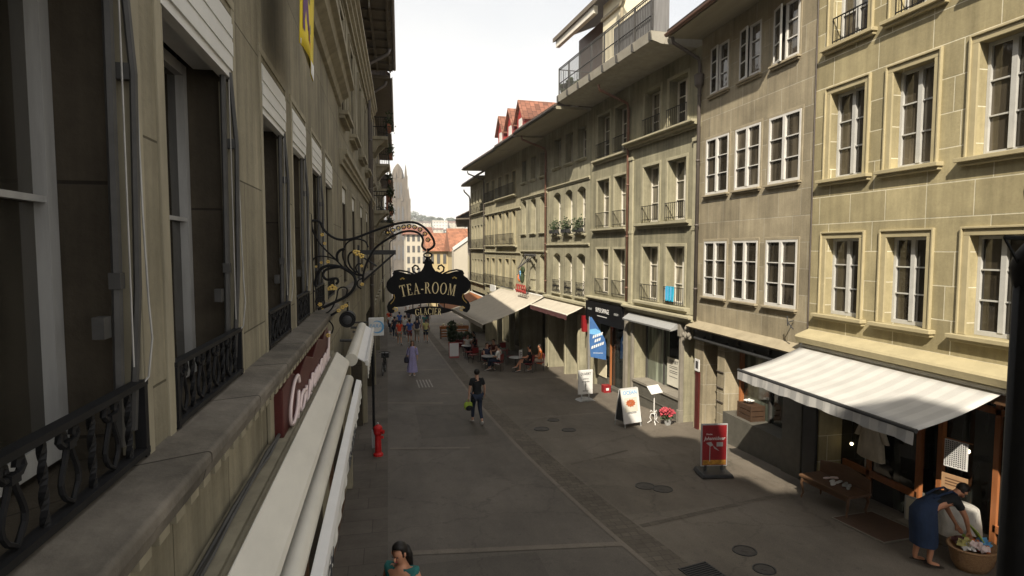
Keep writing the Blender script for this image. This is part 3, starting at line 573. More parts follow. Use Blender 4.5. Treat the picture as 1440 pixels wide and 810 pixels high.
k = MB(); k.prism([(-.45, 15.25), (-.45, 15.45), (-4.2, 17.1), (-4.2, 16.9)], 6.7, 13.9, 'x'); k.build('roof', 'soffit_dark', p); k = MB(); k.box(9.02, 13.7, -.75, -.55, 14.95, 15.28); k.build('fascia_board', 'old_white', p)
k = MB(); k.box(9.02, 13.4, -3.2, -1.7, 10.99, 15.3); k.build('dark_wing', 'wood_dark', p)
k = MB(); k.tube([(6.75, -.4, 15.25), (6.75, -.5, 14.95), (6.9, -.95, 14.7), (7.1, -.95, 14.5), (7.1, -.95, 11)], .07, 8); k.box(6.95, 9.05, -1.0, -.9, 14.6, 14.72); k.build('downpipe', 'trimB', p)
k = MB()
for i in range(60): c = Vector((8.0 + random.uniform(-.6, .6), .9 + random.uniform(-.25, .25), 11.3 + random.uniform(-.25, .3))); k.ell(c, .12, .1, .08, 6, 4)
k.build('potted_shrub', 'leaf', bC)
# D, D2: arched windows, arcade below
def arched(bn, label, x0, x1, wxs, zs, strings, ztop=10.5, eav=True):
    b = RT(bn, label, P1, ANG); ops = [O(a, c, z0, z1, .34, arch=ar) for z0, z1, ar in zs for a, c in wxs]; return b, ops
bD, ops = arched('arched_house', 'grey green house with three arched windows, flower boxes and scrolled railings', 7.94, 13.32, [(8.46, 9.40), (9.98, 10.86), (11.48, 12.44)], ((2.50, 4.44, .16), (5.32, 7.40, .16), (8.62, 9.98, 0)), ())
shD = [O(8.30, 8.95, -4, 1.75, 1.1), O(9.2, 10.55, -4, 1.75, 1.1), O(10.85, 12.95, -4, 1.75, 1.1)]
wall(bD, 'stoneD', 7.94, 13.32, -4, 10.5, ops + shD); french(bD, ops, 'trimC', surr=0)
for z in (4.86, 7.72): moulding(bD, 'string_course', 'trimC', 7.97, 13.30, z - .10, z + .04, .09, 2)
for o in ops:
    sill(bD, o, 'trimC', .10, .12, .12)
    if o['z0'] < 8: railing(bD, o['x0'], o['x1'], o['z0'] + .01, .62, .05, 6, style='scroll')
for o in [q for q in ops if 5 < q['z0'] < 6]:
    k = MB(); k.box(o['x0'] + .06, o['x1'] - .06, .08, .26, 5.40, 5.56); f = k.build('flower_box', 'charcoal', bD); k = MB()
    for i in range(130):
        c = Vector((random.uniform(o['x0'] + .1, o['x1'] - .1), .17 + random.gauss(0, .09), 5.76 + random.gauss(0, .15))); u = Vector((random.gauss(0, 1), random.gauss(0, 1), random.gauss(0, 1))).normalized() * .045; v = u.orthogonal()
        k.quad(c - u, c + v * .6, c + u, c - v * .6)
    k.build('foliage', 'leaf', f)
moulding(bD, 'shop_cornice', 'trimC', 7.96, 13.3, 1.98, 2.30, .28, 3)
k = MB()
for x in (8.35, 9.25, 10.5, 10.9, 12.9): k.box(x - .05, x + .05, -1.05, -.95, -4, 1.75)
k.box(8.3, 12.95, -1.05, -.95, 1.2, 1.28); f = k.build('shop_front', 'cream', bD); k = MB(); k.quad((8.25, -1.0, -4), (13, -1.0, -4), (13, -1.0, 1.75), (8.25, -1.0, 1.75)); k.build('pane', 'glass_shop', f)
k = MB(); [k.box(x, x + .16, .002, .07, -4, 1.7) for x in (8.98, 10.6, 13.0)]; k.build('pillar_facing', 'trimC', bD, bevel=.01)
k = MB(); k.box(8.02, 8.2, .05, .26, 1.05, 1.75); k.build('hanging_notice', 'poster_red', bD)
bD2, ops2 = arched('arched_corner_house', 'pale house with low arched windows behind the iron inn sign', 13.32, 17.89, [(13.72, 14.52), (15.22, 16.12), (16.95, 17.76)], ((2.40, 4.36, .14), (5.52, 7.43, .10), (8.46, 9.70, 0)), ())
wall(bD2, 'stoneD', 13.32, 17.89, -4, 10.5, ops2 + [O(13.6, 17.6, -4, 1.7, 1.3)]); french(bD2, ops2, 'trimC', surr=0)
for z in (4.52, 7.58): moulding(bD2, 'string_course', 'trimC', 13.34, 17.87, z - .10, z + .04, .09, 2)
for o in ops2: sill(bD2, o, 'trimC', .10, .12, .12)
k = MB(); k.quad((13.6, -1.25, -4), (17.6, -1.25, -4), (17.6, -1.25, 1.7), (13.6, -1.25, 1.7)); k.build('shop_pane', 'glass_shop', bD2)
k = MB(); k.lathe([(.20, -4), (.2, 1.7)], (14.0, -.7, 0), 12); k.build('column', 'zinc', bD2)
downpipe(bD2, 13.40, 2.4, 10.3, 1.4, 'copper', .09, .055)
eave(bD, 7.94, 13.9, 10.48, 1.62, gutter='iron_grey', sm='soffit'); eave(bD2, 13.9, 17.95, 10.38, 1.62, gutter='iron_grey', sm='soffit')
bE = RT('long_house', 'long cream house with groups of narrow windows and red roof dormers', P1, ANG)
wx = [(19.0, 19.78), (20.5, 21.36), (22.2, 23.1), (24.0, 24.9), (25.6, 26.45)]
ops = [O(a, b_, z0, z1, .34) for z0, z1 in ((2.15, 3.98), (4.90, 6.96), (7.95, 9.36)) for a, b_ in wx]
wall(bE, 'stoneE', 17.89, 26.86, -5, 10.4, ops + [O(18.3, 26.4, -5, 1.5, 1.3)]); french(bE, ops, 'trimA', surr=.06)
for z in (4.42, 7.1): moulding(bE, 'string_course', 'trimC', 17.92, 26.83, z - .10, z + .04, .10, 2)
for z0 in (2.15, 4.9, 7.95):
    railing(bE, 18.85, 23.25, z0, .70, .20, 40); railing(bE, 23.9, 26.55, z0, .7, .10, 24); moulding(bE, 'balcony_ledge', 'trimC', 18.7, 23.4, z0 - .16, z0 - .01, .26, 2); moulding(bE, 'window_sill', 'trimC', 23.8, 26.6, z0 - .14, z0 - .01, .14, 2)
k = MB(); k.quad((18.3, -1.25, -5), (26.4, -1.25, -5), (26.4, -1.25, 1.5), (18.3, -1.25, 1.5)); k.build('shop_pane', 'glass_shop', bE)
k = MB(); [k.box(x, x + .35, -.4, -.1, -5, 1.5) for x in (20.5, 23.5)]; k.build('arcade_pillar', 'trimC', bE)
k = MB(); k.box(19.2, 22.0, .02, .12, 1.62, 1.95); f = k.build('shop_fascia', 'charcoal', bE); text('fascia_lettering', 'RESTAURANT', .30, 'board_white', f, TF(20.6, .124, 1.78), sx=.9)
k = MB(); k.box(22.6, 23.9, .3, .38, 1.75, 2.2); k.build('white_sign_box', 'board_white', bE)
eave(bE, 17.95, 27.3, 10.35, 1.55, gutter='iron_grey', sm='soffit')
for xc in (26.0, 23.55, 21.2):
    k = MB(); wd = .78
    k.prism([(xc - wd, 11.2), (xc + wd, 11.2), (xc + wd, 12.95), (xc, 14.0), (xc - wd, 12.95)], -1.0, -4.5, 'y'); d = k.build('dormer', 'red_paint', bE)
    k = MB(); 
    for sg in (-1, 1): k.prism([(xc, 14.12), (xc + sg * (wd + .18), 12.85), (xc + sg * (wd + .18), 12.74), (xc, 14.0)], -.78, -4.6, 'y')
    k.build('dormer_roof', 'roof_red', d)
    k = MB(); k.box(xc - .35, xc + .35, -.995, -.96, 12.1, 12.95); k.build('dormer_window', 'white_frame', d)
downpipe(bE, 26.8, 1.6, 10.2, 1.3, 'pipe', .09, .05)
P2 = (XA + .22 - 27.0 * math.sin(R(ANG)) , 16.30 + 26.95 * math.cos(R(ANG)))
bF = RT('far_row_house', 'narrow pale house next beyond the long cream house, seen edge on', P2, 2.0)
ops = [O(x, x + .75, z0, z0 + 1.8, .3) for z0 in (2.0, 4.7, 7.5) for x in (.6, 1.9, 3.2, 4.5, 5.8)]
wall(bF, 'stoneE', 0, 7.2, -6, 10.1, ops + [O(.5, 6.8, -6, 1.2, 1.0)]); french(bF, ops, 'trimC', surr=.06)
for z0 in (2.0, 4.7, 7.5): railing(bF, .5, 6.7, z0, .7, .15, 40); moulding(bF, 'window_sill', 'trimC', .4, 6.8, z0 - .15, z0 - .01, .2, 2)
k = MB(); k.quad((.5, -.95, -6), (6.8, -.95, -6), (6.8, -.95, 1.2), (.5, -.95, 1.2)); k.build('shop_pane', 'glass_shop', bF)
eave(bF, 0, 7.2, 9.9, .75, sm='soffit', gutter='iron_grey'); downpipe(bF, 7.0, 1, 9.6, .6, 'pipe', .09, .06)
bG = RT('far_gable_house', 'pale far house with projecting eaves at the bend of the street', (7.05, 51.2), -7)
ops = [O(x, x + .8, z0, z0 + 1.7, .25) for z0 in (-.5, 2.2, 4.9) for x in (1, 3, 5, 8, 11, 14)]
wall(bG, 'far_wall', 0.2, 18, -7, 7.4, ops); french(bG, ops, 'trimC', surr=.05); eave(bG, 0, 18, 7.2, 1.2, 3.5, sm='soffit_dark')
def smooth(P, n=5):
    P = [Vector(p) for p in P]; o_ = []
    for i in range(len(P) - 1):
        a_, b_, c_, d_ = P[max(i - 1, 0)], P[i], P[i + 1], P[min(i + 2, len(P) - 1)]
        for j in range(n):
            t = j / n; o_.append(.5 * ((2 * b_) + (c_ - a_) * t + (2 * a_ - 5 * b_ + 4 * c_ - d_) * t * t + (3 * b_ - a_ - 3 * c_ + d_) * t ** 3))
    return o_ + [P[-1]]
# ------------------------------------------------------------------ left side of the street (local x = -world y)
XL = -.95
def LT(name, label, loc=(XL, 0), ang=0): return thing(name, label, 'building', (loc[0], loc[1], 0), R(-90 + ang))
def LO(y0, y1, z0, z1, d=.33, **k): return O(-y1, -y0, z0, z1, d, **k)
l1 = LT('near_stone_house', 'brown stone house in shade nearest the viewer with small iron railings and white awnings')
wy = [(-.75, .55), (1.15, 2.55), (2.88, 4.11), (5.02, 6.11), (6.54, 7.56), (8.17, 9.30), (9.87, 11.05)]
opsL = [LO(a, c, 3.83, 6.10, .31) for a, c in wy]; opsU = [LO(a, c, 8.35, 10.6) for a, c in wy]
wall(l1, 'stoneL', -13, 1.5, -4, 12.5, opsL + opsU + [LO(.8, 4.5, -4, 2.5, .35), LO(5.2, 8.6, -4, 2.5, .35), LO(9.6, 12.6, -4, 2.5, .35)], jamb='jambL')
for i, o in enumerate(opsL):
    q = dict(o); q['z1'] = 5.78; q['z0'] = 3.86
    window(l1, q, 2 if i < 3 else 3, 'left_frame', 'glass_dark', fw=.07, mull=.09)
    k = MB(); k.box(o['x0'] + .002, o['x1'] - .002, -.22, .012, 5.77, 6.098)
    for z in (5.86, 5.97): k.box(o['x0'] + .004, o['x1'] - .004, .0125, .018, z, z + .085)
    k.box(o['x0'] + .004, o['x1'] - .004, -.06, .0, 5.72, 5.77); k.build('shutter_box', 'shutter_box', l1)
    k = MB(); T = .012
    for x in (o['x0'] - .075, o['x1'] + .005): k.box(x, x + .07, -.02, T, 3.82, 6.16)
    k.box(o['x0'] - .075, o['x1'] + .075, -.02, T, 6.163, 6.22); k.box(o['x0'] + .001, o['x0'] + .014, -.075, .010, 3.84, 5.7); k.box(o['x1'] - .014, o['x1'] - .001, -.075, .010, 3.84, 5.7); k.build('window_surround', 'trimL', l1, bevel=.004)
    if 0 < i < 6:           # hanging shutter guides and cable on the far side of the opening
        x = o['x0'] + .035; k = MB()
        k.tube([(x, .0, 5.75), (x + .01, .03, 5.3), (x + .01, .015, 4.5), (x + .012, -.02, 3.95)], .014, 6); k.tube([(x + .05, -.03, 5.75), (x + .045, -.04, 4.6), (x + .055, -.05, 3.9)], .018, 6)
        k.box(x + .03, x + .07, -.06, -.02, 4.5, 4.56); k.box(x - .01, x + .02, -.03, .02, 5.28, 5.34); k.box(x + .06, x + .12, -.1, -.06, 4.32, 4.4); k.build('shutter_guide', 'iron_grey', l1)
        k = MB(); k.tube([(x - .012, .03, 5.3), (x - .01, .035, 4.8), (x - .02, .04, 4.45), (x - .028, .045, 4.3), (x - .018, .03, 4.15), (x + .01, .01, 4.12)], .0042, 5); k.tube([(x + .03, .0, 5.7), (x + .035, -.0, 4.2)], .0035, 5); k.build('shutter_cable', 'cable_grey', l1)
    if i == 4:
        k = MB(); [k.box(o['x0'] + .05, o['x1'] - .05, -.16, -.14, 4.2 + .05 * j, 4.245 + .05 * j) for j in range(31)]; k.build('roller_shutter', 'shutter_box', l1)
for o in opsU: window(l1, o, 3, 'grey_frame', 'glass_dark')
def low_rail(o):
    x0, x1, z0, z1, y = o['x0'], o['x1'], 3.835, 4.14, .0; k = MB()
    k.box(x0 + .003, x1 - .003, y - .022, y + .022, z1 - .022, z1); k.box(x0 + .003, x1 - .003, y - .022, y + .022, z0 + .012, z0 + .036)
    k.box(x0 + .004, x0 + .035, y - .02, y + .02, z0, z1 - .023); k.box(x1 - .035, x1 - .004, y - .02, y + .02, z0, z1 - .023)
    k.build('rail_frame', 'iron', l1)
    n = int((x1 - x0) / .13); st = (x1 - x0) / n
    for i in range(1, n):
        x = x0 + st * i
        if i % 2:
            m_ = 14; r = .013; tw = MB()
            vs = []
            for j in range(m_ + 1):
                z = z0 + .03 + (z1 - z0 - .05) * j / m_; t = j * .42
                vs += [(x + r * math.cos(t + q * math.pi / 2), y + r * math.sin(t + q * math.pi / 2), z) for q in range(4)]
            tw.add(vs, [(4 * j + q, 4 * j + (q + 1) % 4, 4 * j + 4 + (q + 1) % 4, 4 * j + 4 + q) for j in range(m_) for q in range(4)]); tw.build('twisted_bar', 'iron', l1)
        else:
            P = []; lp = MB()
            for j in range(17):
                t = j / 16; s_ = 1 if t < .5 else -1; u = t * 2 if t < .5 else (1 - t) * 2    # 0 at top, 1 at the foot of the loop
                P.append((x + s_ * (.008 + .043 * math.sin(math.pi * min(1, u * 1.02) ** 1.7)), y, z1 - .065 - (z1 - z0 - .11) * u))
            lp.tube(P, .009, 6)
            for sg in (-1, 1): lp.tube([(x + sg * .01, y, z1 - .075), (x + sg * .035, y, z1 - .075), (x + sg * .052, y, z1 - .058), (x + sg * .045, y, z1 - .035), (x + sg * .025, y, z1 - .04), (x + sg * .022, y, z1 - .055)], .011, 6)
            lp.box(x - .02, x + .02, y - .014, y + .014, z1 - .09, z1 - .065); lp.build('loop_scroll', 'iron', l1)
for o in opsL: low_rail(o)
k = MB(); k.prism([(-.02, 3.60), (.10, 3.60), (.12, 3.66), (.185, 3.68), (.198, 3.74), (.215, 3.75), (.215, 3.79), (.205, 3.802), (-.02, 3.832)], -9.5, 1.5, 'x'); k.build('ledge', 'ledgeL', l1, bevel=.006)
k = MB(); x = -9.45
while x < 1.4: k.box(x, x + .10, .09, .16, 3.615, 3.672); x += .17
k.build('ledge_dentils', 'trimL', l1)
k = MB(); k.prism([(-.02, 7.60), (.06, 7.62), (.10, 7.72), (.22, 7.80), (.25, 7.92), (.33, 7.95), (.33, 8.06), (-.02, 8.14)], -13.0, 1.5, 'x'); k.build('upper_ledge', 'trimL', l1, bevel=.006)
for y in (.9, 4.9, 9.1): k = MB(); k.box(-y - .3, -y, .003, .03, 2.5, 3.55); k.build('wall_panel', 'trimL', l1, bevel=.004)
k = MB(); k.box(-9.3, 1.4, .003, .20, 3.02, 3.07); k.box(-9.3, 1.4, .003, .14, 3.075, 3.10); k.build('cable_ledge', 'trimL', l1)
k = MB(); [k.tube([(1.4 - .5 * i, .05 + .012 * j + random.uniform(-.012, .012), 3.12 + random.uniform(0, .02)) for i in range(22)], .011, 5) for j in range(3)]; k.build('cable_bundle', 'iron_grey', l1)
for a, c in ((.8, 4.5), (5.2, 8.6), (9.6, 12.6)):
    k = MB(); k.quad((-c, -.3, -4), (-a, -.3, -4), (-a, -.3, 2.5), (-c, -.3, 2.5)); k.build('shop_pane', 'glass_shop', l1)
    k = MB(); k.box(-c, -a, -.29, .02, -4, -.1); [k.box(x - .04, x + .04, -.29, -.2, -.1, 2.5) for x in (-c + .05, -(a + c) / 2, -a - .05)]; k.build('shop_front', 'wood_dark', l1)
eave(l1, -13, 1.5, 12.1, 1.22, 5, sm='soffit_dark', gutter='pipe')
k = MB(); k.prism([(-1.0, 12.3), (1.45, 12.3), (1.45, 14.6), (.2, 15.4), (-1.0, 14.6)], .72, -3.0, 'y'); k.build('roof_shade_block', 'stoneL', l1)  # added unseen block above the eave, shades the red poster board
lb = LT('rear_shade_house', 'unseen stone house behind the viewpoint, eave height set to shade the street', (XL, -1.5)); wall(lb, 'stoneL', .01, 4.5, -4, 13.5, []); eave(lb, .01, 4.5, 13.4, 1.2, 3, sm='soffit_dark')  # unseen house, eave height chosen to shade ground near the right shops
lc = LT('rear_tall_shade_house', 'tallest unseen house behind the viewpoint, sized to shade the shop front pavement', (XL, -6.02)); wall(lc, 'stoneL', .01, 17, -4, 17.0, []); eave(lc, .01, 17, 16.9, 1.2, 1.0, sm='soffit_dark')  # unseen and raised so its shadow covers the bending person
# L2
TA = -1.2
l2 = LT('second_stone_house', 'brown stone house with hood mouldings and deep coffered eave, beyond the sign bracket', (XL, 13.01), TA)
SH = 13.0
w2 = [(.25, 1.35), (2.9, 4.1), (6.2, 7.5), (9.4, 10.7)]
o1 = [O(-c, -a, 3.9, 6.0, .3) for a, c in w2]; o2 = [O(-c, -a, 7.55, 9.85, .3) for a, c in w2]
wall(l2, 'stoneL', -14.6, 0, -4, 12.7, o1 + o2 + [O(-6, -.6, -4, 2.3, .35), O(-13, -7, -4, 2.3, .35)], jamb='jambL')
for o in o1:
    q = dict(o); q['z1'] = 5.7; window(l2, q, 3, 'grey_frame', 'glass_dark'); k = MB(); k.box(o['x0'] + .003, o['x1'] - .003, -.28, -.02, 5.68, 5.997); k.build('shutter_box', 'shutter_box', l2)
    surround(l2, o, 'trimL', .10, .02, False)
for o in o2:
    window(l2, o, 3, 'grey_frame', 'glass_dark'); surround(l2, o, 'trimL', .14, .03); sill(l2, o, 'trimL', .22, .16, .2)
moulding(l2, 'string_course', 'trimL', -14.6, 0, 6.42, 6.75, .16, 3); moulding(l2, 'cornice', 'trimL', -14.6, 0, 10.3, 10.9, .30, 4); moulding(l2, 'ledge', 'ledgeL', -14.6, 0, 3.55, 3.8, .16, 2)
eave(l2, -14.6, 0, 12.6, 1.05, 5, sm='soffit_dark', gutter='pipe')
k = MB(); [k.box(-14.4 + .95 * i, -14.28 + .95 * i, .0, 1.0, 12.50, 12.57) for i in range(16)]; [k.box(-14.5, 0, y, y + .08, 12.47, 12.55) for y in (.3, .85)]; k.build('eave_coffer', 'soffit_dark', l2)
downpipe(l2, -11.2, -.5, 12.4, .9, 'pipe', .10, .075)
k = MB(); k.quad((-13, -.3, -4), (-.6, -.3, -4), (-.6, -.3, 2.3), (-13, -.3, 2.3)); k.build('shop_pane', 'glass_shop', l2)
for x in (-6.6, -.5, -13.5): k = MB(); k.box(x, x + .25, .003, .12, -4, 3.5); k.build('shop_pillar', 'trimL', l2)
def balcony(b, x0, x1, z, p=.8, red=False):
    k = MB(); k.box(x0, x1, .0, p, z - .16, z); k.prism([(.0, z - .8), (.15, z - .78), (.3, z - .5), (p * .8, z - .2), (p * .8, z - .16), (0, z - .16)], x0 + .1, x0 + .35, 'x'); k.prism([(.0, z - .8), (.15, z - .78), (.3, z - .5), (p * .8, z - .2), (p * .8, z - .16), (0, z - .16)], x1 - .35, x1 - .1, 'x'); s = k.build('balcony', 'trimL', b)
    k = MB(); k.box(x0, x1, p - .05, p - .02, z + .92, z + .96)
    for i in range(int((x1 - x0) / .12)): k.box(x0 + .12 * i, x0 + .12 * i + .02, p - .045, p - .025, z, z + .92)
    for xx in (x0, x1 - .03):
        k.box(xx, xx + .03, 0, p - .02, z + .92, z + .96)
        for i in range(6): k.box(xx, xx + .02, .1 + .12 * i, .12 + .12 * i, z, z + .92)
    k.build('railing', 'iron', s)
    k = MB()
    for i in range(2): k.box(x0 + .3 + .8 * i, x0 + .9 + .8 * i, p - .02, p + .16, z + .55, z + .78)
    if red: k.box(x0 + .02, x1 - .1, p - .13, p - .06, z + .05, z + .75)
    f = k.build('flower_box', 'terracotta', s); k = MB()
    for i in range(150):
        c = Vector((random.uniform(x0 + .2, x1 - .2), p + random.gauss(.05, .10), z + .9 + random.gauss(0, .18))); u = Vector((random.gauss(0, 1), random.gauss(0, 1), random.gauss(0, 1))).normalized() * .07; v = u.orthogonal(); k.quad(c - u, c + v * .6, c + u, c - v * .6)
    k.build('foliage', 'leaf', f)
specs = [('balcony_house', 'shaded house with stacked iron balconies and flower boxes, third on the left', (-.75, 27.7), 12.5, 12.4, 'stoneL', [(-3.2, 10.3), (-3.2, 6.6), (-9.5, 9.8), (-8.9, 6.2)]),
         ('eaved_house', 'house with jutting eave and plants on balconies, fourth on the left', (-.7, 40.3), 12, 12.3, 'stoneE', [(-4, 9.0), (-4.4, 5.8), (-10, 7.0)]),
         ('low_eaved_house', 'lower house with a dark overhanging roof, fifth on the left', (-.5, 52.4), 14, 10.6, 'stoneE', [(-5, 6.2)]),
         ('tiled_roof_house', 'pale low house with a reddish tiled roof, last visible on the left', (.2, 66.6), 26, 6.2, 'far_wall', [])]
for nm, lab, loc, ln, zt, mm, bal in specs:
    b = LT(nm, lab, loc, -1.0); ops = [O(-x - .9, -x, z, z + 1.8, .25) for z in (2.0, 5.0, 8.0) if z + 2.2 < zt for x in [1.2 + 2.4 * i for i in range(int(ln / 2.4))]]
    wall(b, mm, -ln, 0, -9, zt, ops + [O(-ln + 1, -1, -9, .6, .4)]); 
    for o in ops: window(b, o, 3, 'white_frame', 'glass_dark'); sill(b, o, 'trimL', .12, .12, .14)
    k = MB(); k.quad((-ln + 1, -.35, -9), (-1, -.35, -9), (-1, -.35, .6), (-ln + 1, -.35, .6)); k.build('shop_pane', 'glass_shop', b)
    for x, z in bal: balcony(b, x - 2.4, x, z, red=(z == 6.6))
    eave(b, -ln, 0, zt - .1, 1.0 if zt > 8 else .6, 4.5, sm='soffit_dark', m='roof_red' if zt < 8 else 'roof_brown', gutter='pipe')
    downpipe(b, -.3, 0, zt - .2, .8, 'pipe', .1, .07)
# awnings, signs and fittings on the left wall
def roll(k, xc, zc, r, y0, y1, n=14): k.tube([(xc, y0, zc), (xc, y1, zc)], r, n)
t = thing('folded_awning', 'long white folded awning over the shop, running along the near wall to the bottom edge', 'awning', (XL, 4.5, 3.0))
k = MB(); k.prism([(.17, .08), (.21, .15), (.375, .01), (.39, -.03), (.365, -.06), (.20, .02)], -5.5, 4.42, 'y'); k.build('cover', 'old_white', t, bevel=.01)
k = MB(); roll(k, .37, -.27, .075, -5.5, 4.38); k.build('fabric_roll', 'old_white', t, smooth=True)
k = MB(); k.prism([(.475, -.33), (.48, -.27), (.55, -.29), (.56, -.36), (.50, -.38)], -5.5, 4.40, 'y'); k.build('front_bar', 'white', t, bevel=.006)
k = MB(); m_ = 90; vs = []
for i in range(m_ + 1):
    y = -5.5 + 9.88 * i / m_; vs += [(.545, y, -.36), (.548 + .008 * math.sin(i * 1.9), y, -.54 - .008 * abs(math.sin(i * .55)))]
k.add(vs, [(2 * i, 2 * i + 2, 2 * i + 3, 2 * i + 1) for i in range(m_)]); v = k.build('valance', 'white_cloth', t)
for y0 in (-1.6, 1.3): text('valance_lettering', 'TEA-ROOM', .20, 'ink', v, Matrix(((0, 0, 1, .562), (1, 0, 0, y0 + .6), (0, 1, 0, -.46), (0, 0, 0, 1))), ext=.002, sx=1.2)
t = thing('folded_awning', 'shorter white folded awning with rounded end cap, beyond the long one by the blue sign', 'awning', (XL, 12.2, 2.8))
k = MB(); roll(k, .34, .0, .105, -2.1, 2.2, 20); k.build('fabric_roll', 'old_white', t); k = MB(); k.prism([(.40, .06), (.57, -.05), (.57, -.07), (.40, .04)], -2.05, 2.15, 'y'); k.build('cover', 'white', t)
k = MB(); k.prism([(.565, -.10), (.565, -.02), (.61, -.02), (.625, -.06), (.61, -.12)], -2.08, 2.18, 'y'); k.build('front_bar', 'white', t, bevel=.006)
k = MB(); vs = []
for i in range(41):
    y = -2.05 + 4.2 * i / 40; vs += [(.60, y, -.10), (.605 + .008 * math.sin(i * 1.9), y, -.34)]
k.add(vs, [(2 * i, 2 * i + 2, 2 * i + 3, 2 * i + 1) for i in range(40)]); k.build('valance', 'white_cloth', t)
k = MB(); [k.tube([(0.0, y, .02), (.36, y, 0)], .03, 6) for y in (-1.9, 0, 2)]; k.build('bracket', 'iron_grey', t)
t = LT('script_sign', 'dark red box sign with pale script lettering under the stone ledge'); t['category'] = 'sign'
k = MB(); top = [(-5.05, 3.50), (-5.5, 3.56), (-6.0, 3.40), (-6.5, 3.52), (-7.1, 3.40), (-7.6, 3.54), (-8.2, 3.44), (-8.8, 3.58), (-8.95, 3.3)]
k.prism(top + [(-8.9, 2.98), (-5.2, 2.94), (-5.05, 3.1)], .004, .10, 'y'); b_ = k.build('sign_box', 'sign_red', t, bevel=.01)
GL = {'G': ([(.62, .80), (.50, 1.0), (.25, .92), (.08, .55), (.14, .18), (.36, .10), (.55, .30), (.60, .62), (.60, .2), (.55, -.25), (.42, -.40)], .72), 'o': ([(.35, .42), (.15, .40), (.05, .18), (.18, .02), (.36, .12), (.40, .32), (.30, .44), (.5, .34)], .48), 'u': ([(.05, .44), (.04, .12), (.16, .02), (.32, .16), (.38, .44), (.36, .10), (.5, .04)], .48),
      'r': ([(.02, .1), (.12, .48), (.18, .38), (.32, .40), (.28, .1), (.42, .06)], .40), 'm': ([(.02, .02), (.10, .44), (.10, .02), (.24, .44), (.28, .02), (.42, .44), (.46, .05), (.58, .06)], .56), 'a': ([(.38, .40), (.2, .44), (.05, .2), (.15, .02), (.32, .14), (.40, .42), (.38, .06), (.5, .06)], .48), 'n': ([(.02, .02), (.10, .44), (.10, .02), (.28, .44), (.34, .05), (.46, .06)], .44), 'd': ([(.36, .40), (.18, .42), (.05, .2), (.14, .02), (.30, .14), (.46, .98), (.38, .06), (.52, .08)], .5)}
k = MB(); xx = 5.12
for ch in 'Gourmand':
    P_, ad = GL[ch]; sc_ = (.66, .40); k.tube(smooth([(-(xx + (u_ + .18 * v_) * sc_[0] * 1.32), .125, 3.08 + v_ * sc_[1]) for u_, v_ in P_], 4), .016, 6); xx += ad * sc_[0] * 1.32
k.build('script_lettering', 'pink_neon', b_, smooth=True)
t = thing('light_box_sign', 'square white light box with blue ring and blue lettering, jutting from the left wall', 'sign', (-.30, 15.6, 2.64))
k = MB(); k.box(-.19, .19, -.06, .06, -.23, .23); f = k.build('box', 'board_white', t, bevel=.008)
k = MB(); n = 24; vs = []
for i in range(n + 1): a_ = -2.4 + 4.6 * i / n; w_ = .022 * math.sin(math.pi * i / n) + .004; vs += [(.02 + (.15 - w_) * math.cos(a_), -.063, (.15 - w_) * math.sin(a_)), (.02 + (.15 + w_) * math.cos(a_), -.063, (.15 + w_) * math.sin(a_))]
k.add(vs, [(2 * i, 2 * i + 1, 2 * i + 3, 2 * i + 2) for i in range(n)]); k.build('ring', 'sign_blue', f)
text('sign_lettering', 'PARA', .13, 'sign_blue', f, TS(-.02, -.064, .02), ext=.001, shear=.2)
k = MB(); k.box(-.62, -.19, -.02, .02, .1, .14); k.box(-.62, -.19, -.02, .02, -.14, -.1); k.build('bracket', 'iron_grey', t)
t = thing('iron_bracket', 'dark iron triangular bracket sticking out from the left wall behind the tea-room sign', 'bracket', (-.8, 17.5, 4.45))
k = MB(); k.box(-.02, 1.05, -.06, .06, .03, .16); k.tube([(1.0, 0, .06), (.55, 0, -.35), (.02, 0, -.8)], .03, 6); k.tube([(.05, 0, .0), (.5, 0, -.3)], .025, 6); k.box(-.03, .03, -.05, .05, -.9, .3); k.build('arm', 'charcoal', t)
t = thing('downpipe_post', 'black standpipe at the corner of the left shop front behind the hydrant', 'pipe', (-.42, 16.4, gz(16.4)))
k = MB(); k.tube([(0, 0, 0), (0, 0, 3.2)], .035, 8); k.build('pipe', 'iron', t); k = MB(); k.box(-.06, .06, -.06, .06, 0, .5); k.build('guard', 'zinc', t)
t = thing('hydrant', 'red street hydrant on the left pavement', 'hydrant', (-.30, 15.62, gz(15.62)))
k = MB(); k.lathe([(.13, 0), (.13, .06), (.085, .1), (.08, .55), (.10, .58), (.115, .62), (.115, .76), (.09, .80), (.04, .83), (.02, .85)], n=14); b_ = k.build('body', 'red_hydrant', t, smooth=False)
k = MB(); k.tube([(-.0, 0, .5), (.14, -.04, .5)], .04, 8); k.tube([(.0, 0, .66), (.13, -.09, .66)], .05, 8); k.tube([(.13, -.09, .66), (.15, -.10, .66)], .058, 8); k.build('outlet', 'red_hydrant', b_); k = MB(); k.lathe([(.03, .85), (.03, .88), (.01, .9)], n=8); k.build('valve_cap', 'zinc', b_)
